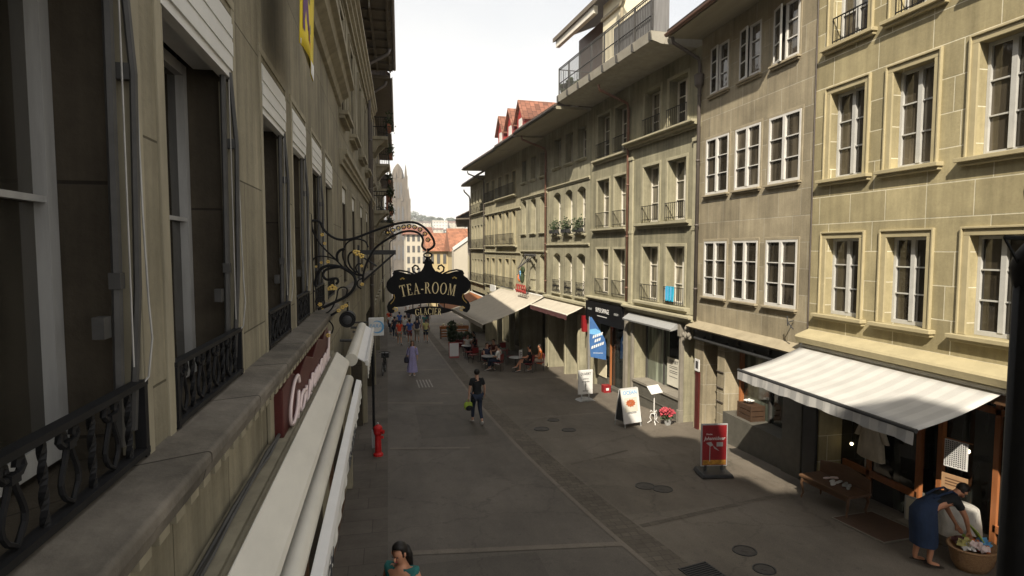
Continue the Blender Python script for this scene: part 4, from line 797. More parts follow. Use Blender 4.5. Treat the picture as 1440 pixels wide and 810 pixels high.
def flag(name, label, loc, wd, ht, m, parts):
    t = thing(name, label, 'banner', loc); k = MB(); nx, nz = 10, 12; vs = []
    fy = lambda u, v: .03 * math.sin(u * 5 + v * 2) * (1 - v * .5)
    for j in range(nz + 1):
        for i in range(nx + 1): u, v = i / nx, j / nz; vs.append((fy(u, v), u * wd, v * ht))
    k.add(vs, [(j * (nx + 1) + i, j * (nx + 1) + i + 1, (j + 1) * (nx + 1) + i + 1, (j + 1) * (nx + 1) + i) for j in range(nz) for i in range(nx)]); f = k.build('cloth', m, t, smooth=True)
    so_ = f.modifiers.new('thick', 'SOLIDIFY'); so_.thickness = .006
    for nm, mm, pts in parts:
        k = MB()
        for P in pts: k.poly([(fy(u, v) + .012, u * wd, v * ht) for u, v in P])
        k.build(nm, mm, f)
    k = MB(); k.tube([(.0, -.05, ht + .01), (.0, wd + .05, ht + .01)], .014, 6); [k.tube([(.0, y, ht + .01), (-.2, y, ht + .04)], .01, 5) for y in (.1, wd - .1)]; k.build('rod', 'iron', t)
sq = lambda u, v, a, b: [(u, v), (u + a, v), (u + a, v + b), (u, v + b)]
flag('banner', 'yellow banner with a purple and orange figure hanging below the upper ledge', (-.66, 5.05, 6.28), 1.12, 1.42, 'yellow_flag',
     [('white_border', 'white', [[(.0, .0), (1, .0), (1, .10), (.62, .05), (.0, .03)]]), ('purple_shape', 'purple', [[(.06, .10), (.40, .10), (.42, .40), (.30, .70), (.18, .74), (.08, .50)]]), ('orange_shape', 'orange', [[(.30, .09), (.56, .09), (.44, .42), (.33, .5)]]),
      ('lettering', 'ink', [sq(.55, .72, .05, .06), sq(.64, .73, .05, .06), sq(.73, .74, .08, .05), sq(.52, .58, .1, .06), sq(.65, .57, .05, .09), sq(.74, .59, .1, .06), sq(.56, .42, .12, .06), sq(.74, .44, .05, .06), sq(.78, .26, .04, .06)])])
flag('flag', 'small purple white and red flag high on the second shaded house', (-.35, 14.9, 10.95), 1.5, 1.6, 'white', [('purple_field', 'purple', [sq(.0, .5, .55, .5)]), ('red_field', 'red_cloth', [sq(.1, .0, .6, .3)])])
# ------------------------------------------------------------------ wrought-iron tea-room sign (hangs across the pavement)
SY = 8.04
ts = thing('tea_room_sign', 'black and gold TEA-ROOM GLACIER board hanging from a wrought iron scroll bracket', 'sign', (0, SY, 0))
px = lambda u, v: (SY * math.tan(R(11.9) + math.atan((u - 720) / 832.)), 0, CAMZ + (350 - v) / 832. * SY * 1.005 * math.cos(math.atan((u - 720) / 832.) ) ** -1 * .985 * (1 if u > 560 else .975))
bk = lambda pts: [px(430 + x / 4.762, 300 + y / 4.762) for x, y in pts]
bt = lambda pts: [px(420 + x / 3.68, 280 + y / 3.68) for x, y in pts]
k = MB(); k.tube([px(439, 305), px(440, 452)], .013, 6); k.build('wall_bar', 'iron', ts)
k = MB()
k.tube(smooth(bt([(66, 124), (112, 126), (140, 172), (200, 210), (280, 208), (400, 165), (500, 132), (590, 124), (650, 148), (692, 198), (702, 240), (668, 268)])), .016, 7)
k.tube(smooth(bt([(662, 268), (640, 245), (645, 212), (625, 180), (580, 168), (520, 180), (440, 222), (392, 262), (358, 320), (338, 370), (330, 425)])), .015, 7); k.build('arm', 'iron', ts)
k = MB()
for P, r in [([(75, 620), (130, 605), (190, 580), (250, 555), (300, 520), (330, 470), (325, 420), (290, 385), (230, 355), (160, 345), (105, 362), (78, 400), (62, 450), (68, 480)], .020),
             ([(230, 355), (170, 362), (130, 375), (115, 405), (135, 432), (175, 432), (205, 428), (215, 448), (200, 465)], .017),
             ([(45, 70), (55, 130), (85, 190), (140, 250), (200, 305), (260, 365), (320, 400), (380, 415)], .011),
             ([(380, 415), (330, 400), (280, 360), (255, 310), (250, 260), (280, 200), (340, 175), (400, 190), (420, 230)], .011),
             ([(215, 320), (210, 280), (230, 250), (265, 238)], .018), ([(340, 395), (300, 355), (285, 310), (295, 270), (330, 252)], .014),
             ([(385, 412), (350, 395), (335, 360), (355, 335), (385, 345)], .010), ([(385, 430), (350, 445), (345, 480), (370, 500)], .010),
             ([(45, 330), (60, 295), (110, 285), (170, 295), (210, 315)], .009), ([(100, 660), (160, 630), (200, 560), (215, 500), (250, 485), (275, 500), (265, 540), (245, 550)], .010),
             ([(75, 600), (60, 570), (80, 545), (110, 550), (120, 580), (100, 605), (85, 590)], .009), ([(95, 675), (150, 700), (175, 740), (165, 780)], .010), ([(75, 655), (150, 665), (210, 640)], .016), ([(55, 500), (30, 520), (10, 560)], .016)]:
    k.tube(smooth(bk(P), 4), r * .98, 6)
RC = [(462, 176), (490, 163), (518, 154), (546, 148), (574, 145), (602, 148), (630, 160), (655, 182), (670, 212)]
for q_ in RC:   # ring chain between the two arms
    c = Vector(bt([q_])[0]); k.tube([c + Vector((.026 * math.cos(t), 0, .026 * math.sin(t))) for t in [j * .7 for j in range(10)]], .007, 5)
k.build('scrollwork', 'iron', ts)
k = MB()
for (x, y, r) in [(345, 265, 14), (375, 285, 12), (330, 258, 9), (175, 485, 14), (195, 490, 9), (155, 492, 9), (115, 150, 8), (130, 205, 7), (150, 320, 8), (105, 325, 6), (70, 350, 5), (375, 350, 7), (375, 470, 8), (240, 615, 10), (215, 635, 9), (265, 605, 9), (90, 590, 9), (105, 615, 6), (140, 790, 10)]:
    c = bk([(x, y)])[0]; q = r * .0021
    for j in range(5): a_ = j * 1.257 + x; k.ell((c[0] + q * .9 * math.cos(a_), -.012, c[2] + q * .9 * math.sin(a_)), q * .75, q * .4, q * .55, 7, 5)
for q_ in RC:
    c = bt([q_])[0]; k.ell((c[0], -.004, c[2]), .016, .012, .016, 7, 5); c = bt([(q_[0] + 13, q_[1] - 2)])[0]; k.ell((c[0], -.004, c[2]), .014, .01, .008, 7, 5)
k.build('gilt_leaf', 'gold', ts)
k = MB(); c = bk([(275, 692)])[0]; k.tube([(c[0], .10, c[2]), (c[0], -.10, c[2])], .105, 18); k.tube([(c[0], -.10, c[2]), (c[0], -.115, c[2])], .08, 18); k.tube([(c[0], 0, c[2] + .1), (c[0], 0, c[2] + .22)], .012, 6); s_ = k.build('lamp_drum', 'iron', ts); k = MB(); k.ell((c[0], -.115, c[2]), .06, .02, .06, 12, 6); k.build('lens', 'charcoal', s_)
bs = lambda x, y: (lambda q: (q[0], q[2]))(px(540 + x / 6.754, 340 + y / 6.754))
half = [(26, 165), (34, 172), (34, 185), (52, 190), (52, 208), (36, 212), (46, 245), (66, 275), (105, 298), (150, 306), (200, 300), (260, 282), (305, 280), (332, 296), (338, 325), (372, 350), (396, 385), (402, 425), (388, 462), (360, 490), (338, 500), (346, 540), (382, 575), (398, 612), (392, 652), (365, 682), (332, 672), (322, 648), (345, 640), (320, 622), (250, 606), (170, 592), (90, 585), (0, 582)]
cx_ = 420
P = [bs(cx_ + dx, y) for dx, y in half] + [bs(cx_ - dx, y) for dx, y in reversed(half[:-1])]
k = MB(); k.prism(P, -.012, .012, 'y'); bd = k.build('board', 'black', ts, bevel=.003)
k = MB(); topc = [(dx, 612 + 40 * (dx / 235) ** 2) for dx in range(-235, 236, 47)]; botc = [(dx, 697 - 38 * (dx / 235) ** 2) for dx in range(235, -236, -47)]
k.prism([bs(cx_ + a_, y) for a_, y in topc] + [bs(cx_ + a_, y) for a_, y in botc], -.010, .010, 'y'); gb = k.build('lower_board', 'black', ts, bevel=.003)
k = MB(); [k.tube([(bs(x, 585)[0], 0, bs(x, 585)[1]), (bs(x, 640)[0], 0, bs(x, 640)[1])], .007, 5) for x in (270, 345, 420, 495, 570)]
R_ = [(x, y) for x, y in [(0, 0)]]
for sx in (-1, 1):
    S = [(75, 285), (110, 300), (145, 280), (150, 245), (125, 222), (98, 232), (92, 255), (110, 262)]; k.tube([(bs(cx_ + sx * a_, y)[0], 0, bs(cx_ + sx * a_, y)[1]) for a_, y in S], .013, 6)
    S = [(140, 305), (200, 280), (270, 268), (320, 280), (335, 310)]; k.tube([(bs(cx_ + sx * a_, y)[0], -.012, bs(cx_ + sx * a_, y)[1]) for a_, y in S], .012, 6)
cc = bs(418, 128); k.tube([(cc[0] + .055 * math.cos(t), 0, cc[1] + .03 * math.sin(t)) for t in [j * .45 for j in range(15)]], .011, 6); k.tube([(cc[0], 0, cc[1] + .09), (cc[0], 0, cc[1] + .03)], .012, 6); k.tube([(cc[0], 0, cc[1] - .03), (cc[0], 0, cc[1] - .08)], .03, 8); k.build('hanger', 'iron', ts)
k = MB()
for sx in (-1, 1):
    for S, r in (([(325, 640), (318, 665), (298, 655), (300, 632), (325, 622), (342, 640)], .008), ([(268, 352), (245, 338), (228, 350)], .010), ([(330, 500), (322, 530), (335, 560), (362, 590)], .006)):
        k.tube([(bs(cx_ + sx * a_, y)[0], -.016, bs(cx_ + sx * a_, y)[1]) for a_, y in S], r, 6)
k.build('gilt_trim', 'gold', bd)
def serif(c):
    """gilt roman capitals, unit height: list of outlines and an advance width"""
    r = lambda x0, x1, y0, y1: [(x0, y0), (x1, y0), (x1, y1), (x0, y1)]
    st = lambda x, w_=.15: [r(x, x + w_, 0, 1), r(x - .07, x + w_ + .07, 0, .045), r(x - .07, x + w_ + .07, .955, 1)]
    def ring(cx, cy, rx, ry, tx, ty, a0=0, a1=360, n=22):
        o = []
        for i in range(n):
            p, q = R(a0 + (a1 - a0) * i / n), R(a0 + (a1 - a0) * (i + 1) / n)
            o.append([(cx + rx * math.cos(p), cy + ry * math.sin(p)), (cx + rx * math.cos(q), cy + ry * math.sin(q)), (cx + (rx - tx) * math.cos(q), cy + (ry - ty) * math.sin(q)), (cx + (rx - tx) * math.cos(p), cy + (ry - ty) * math.sin(p))])
        return o
    if c == 'T': return [r(.30, .45, 0, 1), r(.2, .55, 0, .045), r(0, .75, .94, 1), r(0, .05, .78, .94), r(.70, .75, .78, .94)], .78
    if c == 'E': return st(.08) + [r(.2, .58, .94, 1), r(.2, .60, 0, .055), r(.2, .48, .48, .535), r(.55, .60, .80, .94), r(.57, .62, .055, .22), r(.44, .48, .40, .62)], .68
    if c == 'A': return [[(.10, 0), (.16, 0), (.41, .95), (.37, 1)], [(.60, 0), (.77, 0), (.45, 1), (.37, 1)], r(.2, .58, .30, .35), r(.0, .28, 0, .04), r(.52, .86, 0, .04)], .86
    if c == '-': return [r(.04, .34, .34, .43)], .40
    if c == 'R': return st(.08) + ring(.30, .745, .30, .255, .14, .05, -90, 90, 12) + [r(.2, .32, .945, 1), r(.2, .32, .49, .54), [(.33, .5), (.45, .52), (.80, .0), (.64, 0)], r(.6, .86, 0, .04)], .84
    if c == 'O': return ring(.45, .5, .45, .52, .15, .05), .94
    if c == 'M': return [r(.10, .15, 0, 1), r(.0, .26, 0, .04), r(.02, .2, .955, 1), [(.10, 1), (.25, 1), (.53, .1), (.45, 0)], [(.45, 0), (.5, 0), (.80, 1), (.74, 1)], r(.76, .91, 0, 1), r(.68, .99, 0, .04), r(.74, .98, .955, 1)], 1.02
    if c == 'G': return ring(.45, .5, .45, .52, .15, .05, 40, 330, 18) + [r(.70, .84, .1, .42), r(.6, .92, .40, .44), r(.78, .82, .70, .95)], .94
    if c == 'C': return ring(.45, .5, .45, .52, .15, .05, 42, 320, 18) + [r(.76, .80, .68, .95)], .86
    if c == 'L': return st(.08) + [r(.2, .60, 0, .055), r(.56, .61, .055, .25)], .64
    if c == 'I': return st(.10), .36
    return [], .4
def carved(word, size, xc, zc, bow, m, parent, name, y=-.02, st=1.12):
    CW = .74; ad = [serif(c)[1] + .10 for c in word]; W = sum(ad) * size * CW; x = -W / 2
    for c, a_ in zip(word, ad):
        wd = a_ * size * CW; mid = x + wd / 2; tilt = 2 * bow * mid / (W / 2) ** 2; dz = bow * (mid / (W / 2)) ** 2; k = MB()
        for poly in serif(c)[0]:
            k.prism([(xc + mid + (lx * size * CW - wd / 2) * math.cos(math.atan(tilt)) - (ly * size) * math.sin(math.atan(tilt)), zc + dz + (ly * size * st) + (lx * size * CW - wd / 2) * tilt) for lx, ly in poly], y - .004, y, 'y')
        k.build(name, m, parent); x += wd
c0 = bs(cx_, 488); carved('TEA-ROOM', .135, c0[0], c0[1], -.045, 'letter_gold', bd, 'letter'); c0 = bs(cx_, 686); carved('GLACIER', .080, c0[0], c0[1] - .004, -.014, 'letter_gold', gb, 'letter', -.018)

# dark post with ball finial close to the camera on the right
t = thing('iron_post', 'dark iron post with ball finial close at the right edge', 'post', (1.668, 1.23, gz(1.2)))
k = MB(); k.tube([(0, 0, 0), (0, 0, 4.66)], .052, 14); k.lathe([(.05, 4.60), (.062, 4.66), (.05, 4.70), (.03, 4.73)], n=14); k.build('post', 'iron', t, smooth=True)
k = MB(); k.ell((0.0, 0, 4.86), .040, .040, .06, 14, 10); k.tube([(0, 0, 4.7), (0, 0, 4.82)], .016, 8); k.build('finial', 'iron', t, smooth=True)
k = MB(); k.tube([(-.08, .03, 4.74), (.0, .0, 4.735)], .006, 6); k.tube([(-.08, .03, 4.74), (-.03, .0, 4.62)], .004, 6); k.tube([(0, 0, 4.74), (.2, -.1, 4.74)], .008, 6); k.build('arm', 'iron', t)

# ------------------------------------------------------------------ awnings on the right
def awning(label, loc, ang, x0, x1, zw, zo, out_, m, vm, val=.22, sag=.05, arms=True, rollm='charcoal'):
    t = thing('awning', label, 'awning', (loc[0], loc[1], 0), R(90 + ang)); k = MB(); nx, ny = 24, 6; vs = []
    for j in range(ny + 1):
        for i in range(nx + 1): v = j / ny; vs.append((x0 + (x1 - x0) * i / nx, .14 + (out_ - .14) * v, zw + (zo - zw) * v - sag * math.sin(math.pi * v) + .008 * math.sin(i * 1.3) * v * (1 - v) * 4))
    k.add(vs, [(j * (nx + 1) + i, j * (nx + 1) + i + 1, (j + 1) * (nx + 1) + i + 1, (j + 1) * (nx + 1) + i) for j in range(ny) for i in range(nx)])
    f = k.build('canopy', m, t, smooth=True); sm = f.modifiers.new('thick', 'SOLIDIFY'); sm.thickness = .008
    k = MB(); k.tube([(x0 - .02, out_ + .01, zo), (x1 + .02, out_ + .01, zo)], .035, 8); k.build('front_bar', rollm, t)
    k = MB(); n = 40; vs = []
    for i in range(n + 1): x = x0 + (x1 - x0) * i / n; vs += [(x, out_ + .035, zo - .01), (x, out_ + .045 + .012 * math.sin(i * 1.7), zo - val - .012 * math.cos(i * .9))]
    k.add(vs, [(2 * i, 2 * i + 1, 2 * i + 3, 2 * i + 2) for i in range(n)]); v = k.build('valance', vm, t); sm = v.modifiers.new('thick', 'SOLIDIFY'); sm.thickness = .005
    k = MB(); k.tube([(x0 - .05, .12, zw), (x1 + .05, .12, zw)], .06, 10); k.build('roller', 'white_frame', t)
    if arms:
        k = MB()
        for x in (x0 + .35, x1 - .35):
            xm = x + (.45 if x < (x0 + x1) / 2 else -.45); k.tube([(x, .1, zw - .1), (xm, out_ * .5, (zw + zo) / 2 - .12), (x, out_ - .03, zo - .02)], .022, 6)
        k.build('folding_arm', 'iron_grey', t)
    return t
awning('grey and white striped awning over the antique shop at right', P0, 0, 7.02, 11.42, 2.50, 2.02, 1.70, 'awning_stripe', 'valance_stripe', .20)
awning('wide plain beige awning stretched over the cafe terrace', P1, ANG, 13.45, 21.8, 2.15, .80, 3.4, 'beige_cloth', 'beige_cloth', .18, .10, rollm='beige_cloth')
awning('narrow half rolled beige awning between the cafe and the black fascia', P1, ANG, 8.15, 13.2, 2.15, 1.80, .95, 'beige_cloth', 'brown_cloth', .22, .02, rollm='old_white')
awning('orange awning farthest down the right side of the street', P2, 2.0, 1.2, 6.6, 1.0, .05, 2.9, 'orange_cloth', 'orange_cloth', .22)
# poster stands and boards
def base_board(label, loc, rz, wd, ht, z0, m, frame, base, lines):
    t = thing('poster_stand', label, 'sign board', (loc[0], loc[1], gz(loc[1])), rz); k = MB(); k.box(-wd / 2, wd / 2, -.02, .02, z0, z0 + ht); f = k.build('panel', frame, t, bevel=.008)
    k = MB(); k.box(-wd / 2 + .03, wd / 2 - .03, -.027, -.0205, z0 + .03, z0 + ht - .03); p = k.build('poster', m, f); base(t); lines(p, z0, ht, wd); return t
def b1(t):
    k = MB(); k.prism([(-.32, .0), (.32, .0), (.26, .05), (.06, .085), (-.06, .085), (-.26, .05)], -.24, .24, 'y'); k.build('base', 'zinc', t, bevel=.01); 
    for x in (-.15, .15): k = MB(); k.box(x - .02, x + .02, -.015, .015, .07, .24); k.build('leg', 'zinc', t)
def l1_(p, z0, ht, wd):
    y = -.031; text('board_lettering', 'OUVERT', .135, 'ink', p, TS(0, y, z0 + ht - .15), sx=.80); text('board_lettering', 'Lundi au', .07, 'ink', p, TS(0, y, z0 + ht - .33)); text('board_lettering', 'dimanche', .08, 'ink', p, TS(0, y, z0 + ht - .44))
    k = MB(); k.poly([(-.01, y, .52), (.02, y, .52), (.03, y, .60), (.0, y, .72), (-.02, y, .62)]); k.box(-.006, .012, y, y + .002, .40, .52); k.build('feather_mark', 'ink', p); k = MB(); [k.box(-.12, .12, y, y + .002, z, z + .012) for z in (.38, .35)]; k.build('small_print', 'iron_grey', p)
base_board('white OUVERT board on a curved metal base', (7.22, 20.9), R(6), .60, .92, .24, 'board_white', 'board_white', b1, l1_)
def b3(t):
    k = MB(); k.prism([(-.38, .03), (.38, .03), (.33, .12), (-.33, .12)], -.30, .30, 'y'); k.build('base', 'charcoal', t, bevel=.02); 
    for x in (-.2, .2): k = MB(); k.box(x - .03, x + .03, -.02, .02, .10, .26); k.build('leg', 'charcoal', t)
def l3_(p, z0, ht, wd):
    y = -.031; k = MB(); k.box(-wd / 2 + .04, wd / 2 - .04, -.029, -.0275, z0 + .04, z0 + .15); k.build('yellow_foot', 'poster_yellow', p)
    text('board_lettering', 'Johannisbeer', .115, 'board_white', p, TS(0, y, z0 + ht * .66), shear=.25, sx=.82); text('board_lettering', 'Frische', .05, 'board_white', p, TS(-.13, y, z0 + ht * .76), shear=.2)
    k = MB(); k.box(.05, .2, y, y + .003, z0 + ht * .47, z0 + ht * .57); k.poly([(-.20, y, z0 + ht * .56), (-.08, y, z0 + ht * .58), (-.03, y, z0 + ht * .50), (-.10, y, z0 + ht * .47)]); k.box(-.115, -.10, y, y + .002, z0 + .12, z0 + ht * .48); k.poly([(-.04, y, z0 + ht * .5), (.06, y, z0 + ht * .42), (.12, y, z0 + ht * .36), (.0, y, z0 + ht * .42)]); k.build('glass_picture', 'zinc', p)
base_board('red poster board with a drinking glass picture on a heavy dark foot', (7.36, 12.2), R(-8), .63, 1.0, .22, 'poster_red', 'zinc', b3, l3_)
def b4(t):
    k = MB(); k.box(-.28, .28, -.12, .12, 0, .04); k.build('base', 'red_paint', t)
base_board('small blank menu board with red frame beside the cafe', (3.75, 34.2), R(4), .60, .84, .06, 'board_white', 'red_paint', b4, lambda *a_: None)
t = thing('sandwich_board', 'white A-frame board with blue OCEAN heading and a seafood dish', 'sign board', (7.28, 17.0, gz(17.0)), R(14))
for sg, nm in ((-1, 'front_panel'), (1, 'rear_panel')):
    k = MB(); tl = .20
    k.add([(x, sg * (.03 + tl * (1.18 - z)) + d, z) for d in (-.012, .012) for x, z in ((-.33, .14), (.33, .14), (.33, 1.18), (-.33, 1.18))], [(0, 1, 2, 3), (7, 6, 5, 4), (0, 4, 5, 1), (1, 5, 6, 2), (2, 6, 7, 3), (3, 7, 4, 0)]); f = k.build(nm, 'board_white', t)
    for x in (-.30, .30): k = MB(); k.tube([(x, sg * (.03 + tl * (1.18 - .14)), .14), (x, sg * (.03 + tl * 1.18), 0)], .016, 6); k.build('leg', 'zinc', t)
    if sg < 0:
        yz = lambda z: -(.03 + tl * (1.18 - z)) - .015
        text('board_lettering', 'OCEAN', .165, 'sign_blue', f, TS(0, yz(1.05), 1.05, -11), sx=.92)
        k = MB(); k.poly([(x, yz(z), z) for x, z in ((-.24, .48), (.24, .48), (.24, .90), (-.24, .90))]); pc = k.build('dish_picture', 'paper', f)
        k = MB()
        for i in range(11): a_ = i * .57; r_ = .10 + .05 * random.random(); k.poly([(x, yz(z) - .002 - .0005 * i, z) for x, z in [(-.01 + .10 * math.cos(a_) + .09 * math.cos(a_ + b_) , .74 + .06 * math.sin(a_) + .06 * math.sin(a_ + b_)) for b_ in (0, 1.5, 3, 4.6)]])
        k.build('seafood', 'food', pc)
        k = MB(); [k.box(-.17, .17, yz(z) - .003, yz(z), z, z + .012) for z in (.46, .43)]; k.build('small_print', 'iron_grey', f)
k = MB(); k.quad((-.33, -.05, 1.17), (.33, -.05, 1.17), (.33, .05, 1.17), (-.33, .05, 1.17)); k.quad((-.325, -.03, 1.15), (-.325, .03, 1.15), (-.325, .20, .2), (-.325, -.20, .2)); k.build('side_cloth', 'charcoal', t)
# lectern stand and flower pot
t = thing('menu_stand', 'white cast iron menu stand with open leaflets by the shop window', 'stand', (8.15, 17.0, gz(17.0)), R(20))
k = MB(); k.tube([(0, 0, .3), (0, 0, 1.0)], .018, 8); k.build('pole', 'white', t); k = MB()
for a_ in range(3):
    c_, s_ = math.cos(a_ * 2.09), math.sin(a_ * 2.09); k.tube([(0, 0, .34), (.10 * c_, .10 * s_, .30), (.13 * c_, .13 * s_, .18), (.08 * c_, .08 * s_, .1), (.2 * c_, .2 * s_, 0)], .014, 6); k.tube([(.05 * c_, .05 * s_, .38), (.1 * c_, .1 * s_, .42), (.12 * c_, .12 * s_, .36)], .01, 5)
k.build('foot', 'white', t); k = MB(); k.add([(-.24, -.12, .98), (.24, -.12, .98), (.24, .10, 1.20), (-.24, .10, 1.20)], [(0, 1, 2, 3)]); p = k.build('desk', 'white', t); p.modifiers.new('t', 'SOLIDIFY').thickness = .02
k = MB(); [k.poly([(x, -.12 + (z - .98), z + .02) for x, z in ((a_ , .99), (a_ + .13, 1.0), (a_ + .12, 1.17), (a_ - .01, 1.18))]) for a_ in (-.22, -.07, .09)]; k.build('leaflet', 'paper', p); k = MB(); [k.poly([(x, -.12 + (z - .98), z + .023) for x, z in ((a_ , 1.05), (a_ + .05, 1.05), (a_ + .05, 1.13), (a_, 1.13))]) for a_ in (-.18, -.03, .13)]; k.build('leaflet_print', 'charcoal', p)
t = thing('flower_pot', 'grey pot of pink red flowers at the foot of the shop window', 'flower pot', (8.50, 16.75, gz(16.75)))
k = MB(); k.lathe([(.09, 0), (.13, .2), (.14, .22), (.12, .22), (.11, .15)], n=16); k.build('pot', 'zinc', t)
def puff(name, m, parent, c, sx, sy, sz, n, s):
    k = MB()
    for i in range(n):
        p = Vector((random.gauss(0, 1), random.gauss(0, 1), random.gauss(0, 1))); p = p.normalized() * random.random() ** .4; p = Vector((c[0] + p.x * sx, c[1] + p.y * sy, c[2] + p.z * sz)); u = Vector((random.gauss(0, 1), random.gauss(0, 1), random.gauss(0, 1))).normalized() * s * random.uniform(.6, 1.3); v = u.orthogonal()
        k.quad(p - u, p + v * .7, p + u, p - v * .7)
    return k.build(name, m, parent)
puff('flowers', 'petal', t, (-.03, 0, .40), .24, .2, .16, 170, .04); puff('leaves', 'leaf', t, (-.05, 0, .28), .22, .2, .12, 120, .045)
# blue feather banner
t = thing('feather_banner', 'blue sail shaped banner with white lettering strokes outside the black shop', 'banner', (8.45, 22.9, gz(22.9)), R(-16))
k = MB(); S = [(-.36, 2.98), (-.28, 3.0), (-.10, 2.72), (.10, 2.40), (.27, 2.10), (.33, 1.85), (.33, 1.22), (-.30, 1.34), (-.36, 2.0)]; k.prism(S, -.008, .008, 'y'); f = k.build('sail', 'blue_flag', t)
k = MB()
for j, (z, n) in enumerate(((2.20, 5), (2.0, 3), (1.78, 6))):
    W_ = (.42, .26, .52)[j]
    for i in range(n): x = -W_ / 2 + i * W_ / n - .02; a_ = .4; q = W_ / n * .72; k.poly([(xx, -.011, zz) for xx, zz in ((x, z + x * a_), (x + q, z + (x + q) * a_), (x + q + .02, z + .12 + (x + q) * a_), (x + .02, z + .12 + x * a_))])
k.box(-.2, .2, -.012, -.010, 1.5, 1.515); k.build('lettering_strokes', 'board_white', f); k = MB(); k.poly([(x, -.0095, z) for x, z in ((-.35, 2.30), (.18, 2.22), (.08, 2.42), (-.1, 2.52), (-.35, 2.48))]); k.build('light_wave', 'sign_blue', f)
k = MB(); k.tube([(-.37, 0, 0), (-.375, 0, 1.6), (-.37, 0, 3.02)], .014, 6); k.build('pole', 'zinc', t); k = MB(); k.box(-.55, -.2, -.2, .2, 0, .05); k.build('base', 'charcoal', t)
t = thing('red_box', 'small red box standing in the black shop entrance', 'box', (8.55, 22.2, gz(22.2))); k = MB(); k.box(-.15, .15, -.15, .15, 0, .3); k.build('box', 'poster_red', t, bevel=.01); k = MB(); k.box(-.06, .06, -.153, -.15, .1, .2); k.build('mark', 'board_white', t)
t = thing('towel', 'turquoise cloth hung over the first floor window railing', 'towel', (8.96, 17.7, 2.95)); t.rotation_euler = (0, 0, R(90 + ANG)); k = MB(); k.add([(-.25 + .5 * i / 8, .0 + .012 * math.sin(i * 2.1) + (.02 if z < .3 else 0), z) for z in (.0, .3, .48) for i in range(9)], [(9 * j + i, 9 * j + i + 1, 9 * j + i + 10, 9 * j + i + 9) for j in range(2) for i in range(8)]); f = k.build('cloth', 'cyan', t); f.modifiers.new('t', 'SOLIDIFY').thickness = .015; k = MB(); [k.box(x, x + .03, .03, .05, .04, .46) for x in (-.15, .02, .16)]; k.build('stripe', 'sign_blue', f)
# inn sign with figure (hangs from the arched corner house)
t = thing('inn_sign', 'wrought iron inn sign with a small painted rider figure and red scrolls, between arched windows', 'sign', (P1[0] - 15.6 * math.sin(R(ANG)), P1[1] + 15.6 * math.cos(R(ANG)), 0), R(90 + ANG))
k = MB(); k.tube([(-.9, .2, 4.30), (.9, .2, 4.30)], .06, 8); k.tube([(-.8, .2, 4.3), (0, .9, 3.55), (.8, .2, 4.3)], .03, 6); k.tube([(0, .1, 4.35), (0, .9, 3.55)], .03, 6); k.tube([(0, .9, 3.6), (-.8, 1.0, 2.9)], .02, 6); k.tube([(-.7, .7, 3.2), (.9, .7, 3.2)], .015, 6); k.build('bracket', 'iron_grey', t)
k = MB(); [k.tube([(x + .16 * math.cos(a_), .75, 2.45 + .22 * math.sin(a_)) for a_ in [j * .5 for j in range(13)]], .03, 6) for x in (-.7, -.35, 0, .35, .7)]; k.tube([(-.9, .75, 2.3), (.9, .75, 2.35)], .05, 6); k.build('red_scroll', 'red_paint', t)
k = MB(); k.ell((.1, .75, 2.95), .18, .1, .14, 10, 6); k.ell((.3, .75, 3.05), .1, .08, .2, 8, 6); k.build('orange_horse', 'orange', t); k = MB(); k.ell((.0, .75, 3.12), .11, .1, .22, 8, 6); k.ell((-.02, .75, 3.38), .07, .07, .08, 8, 6); k.build('blue_rider', 'sign_blue', t); k = MB(); k.ell((-.35, .75, 3.1), .1, .12, .35, 8, 6); k.ell((-.4, .75, 3.5), .3, .1, .2, 8, 6); k.build('green_tree', 'leaf', t)
# ------------------------------------------------------------------ people
def skin_mesh(name, pts, edges, root, m, parent, sub=1, extra=None):
    """pts: {joint: ((x,y,z), r or (rx,ry))}; grows one continuous tapered surface over the joints"""
    ks = list(pts); ix = {n: i for i, n in enumerate(ks)}
    me = bpy.data.meshes.new('tmp'); me.from_pydata([pts[n][0] for n in ks], [(ix[a_], ix[b_]) for a_, b_ in edges], [])
    o = bpy.data.objects.new('tmp_skin', me); COL.objects.link(o); o.modifiers.new('skin', 'SKIN').use_smooth_shade = True
    for n in ks:
        r = pts[n][1]; sv = me.skin_vertices[0].data[ix[n]]; sv.radius = r if isinstance(r, tuple) else (r, r); sv.use_root = (n == root)
    s = o.modifiers.new('sub', 'SUBSURF'); s.levels = sub; s.render_levels = sub
    bpy.context.view_layer.update(); m2 = bpy.data.meshes.new_from_object(o.evaluated_get(bpy.context.evaluated_depsgraph_get()))
    bpy.data.objects.remove(o); bpy.data.meshes.remove(me); m2.name = name; m2.materials.clear(); m2.materials.append(M[m])
    if extra:      # face details melted into the same mesh
        bm = bmesh.new(); bm.from_mesh(m2)
        for vs, fs, mi in extra:
            vv = [bm.verts.new(v) for v in vs]
            for f in fs:
                try: ff = bm.faces.new([vv[i] for i in f]); ff.material_index = mi; ff.smooth = True
                except ValueError: pass
        m2.materials.append(M['ink']); m2.materials.append(M['petal']); bm.to_mesh(m2); bm.free()
    m2.polygons.foreach_set('use_smooth', [True] * len(m2.polygons))
    o = bpy.data.objects.new(name, m2); COL.objects.link(o); o.parent = parent; return o
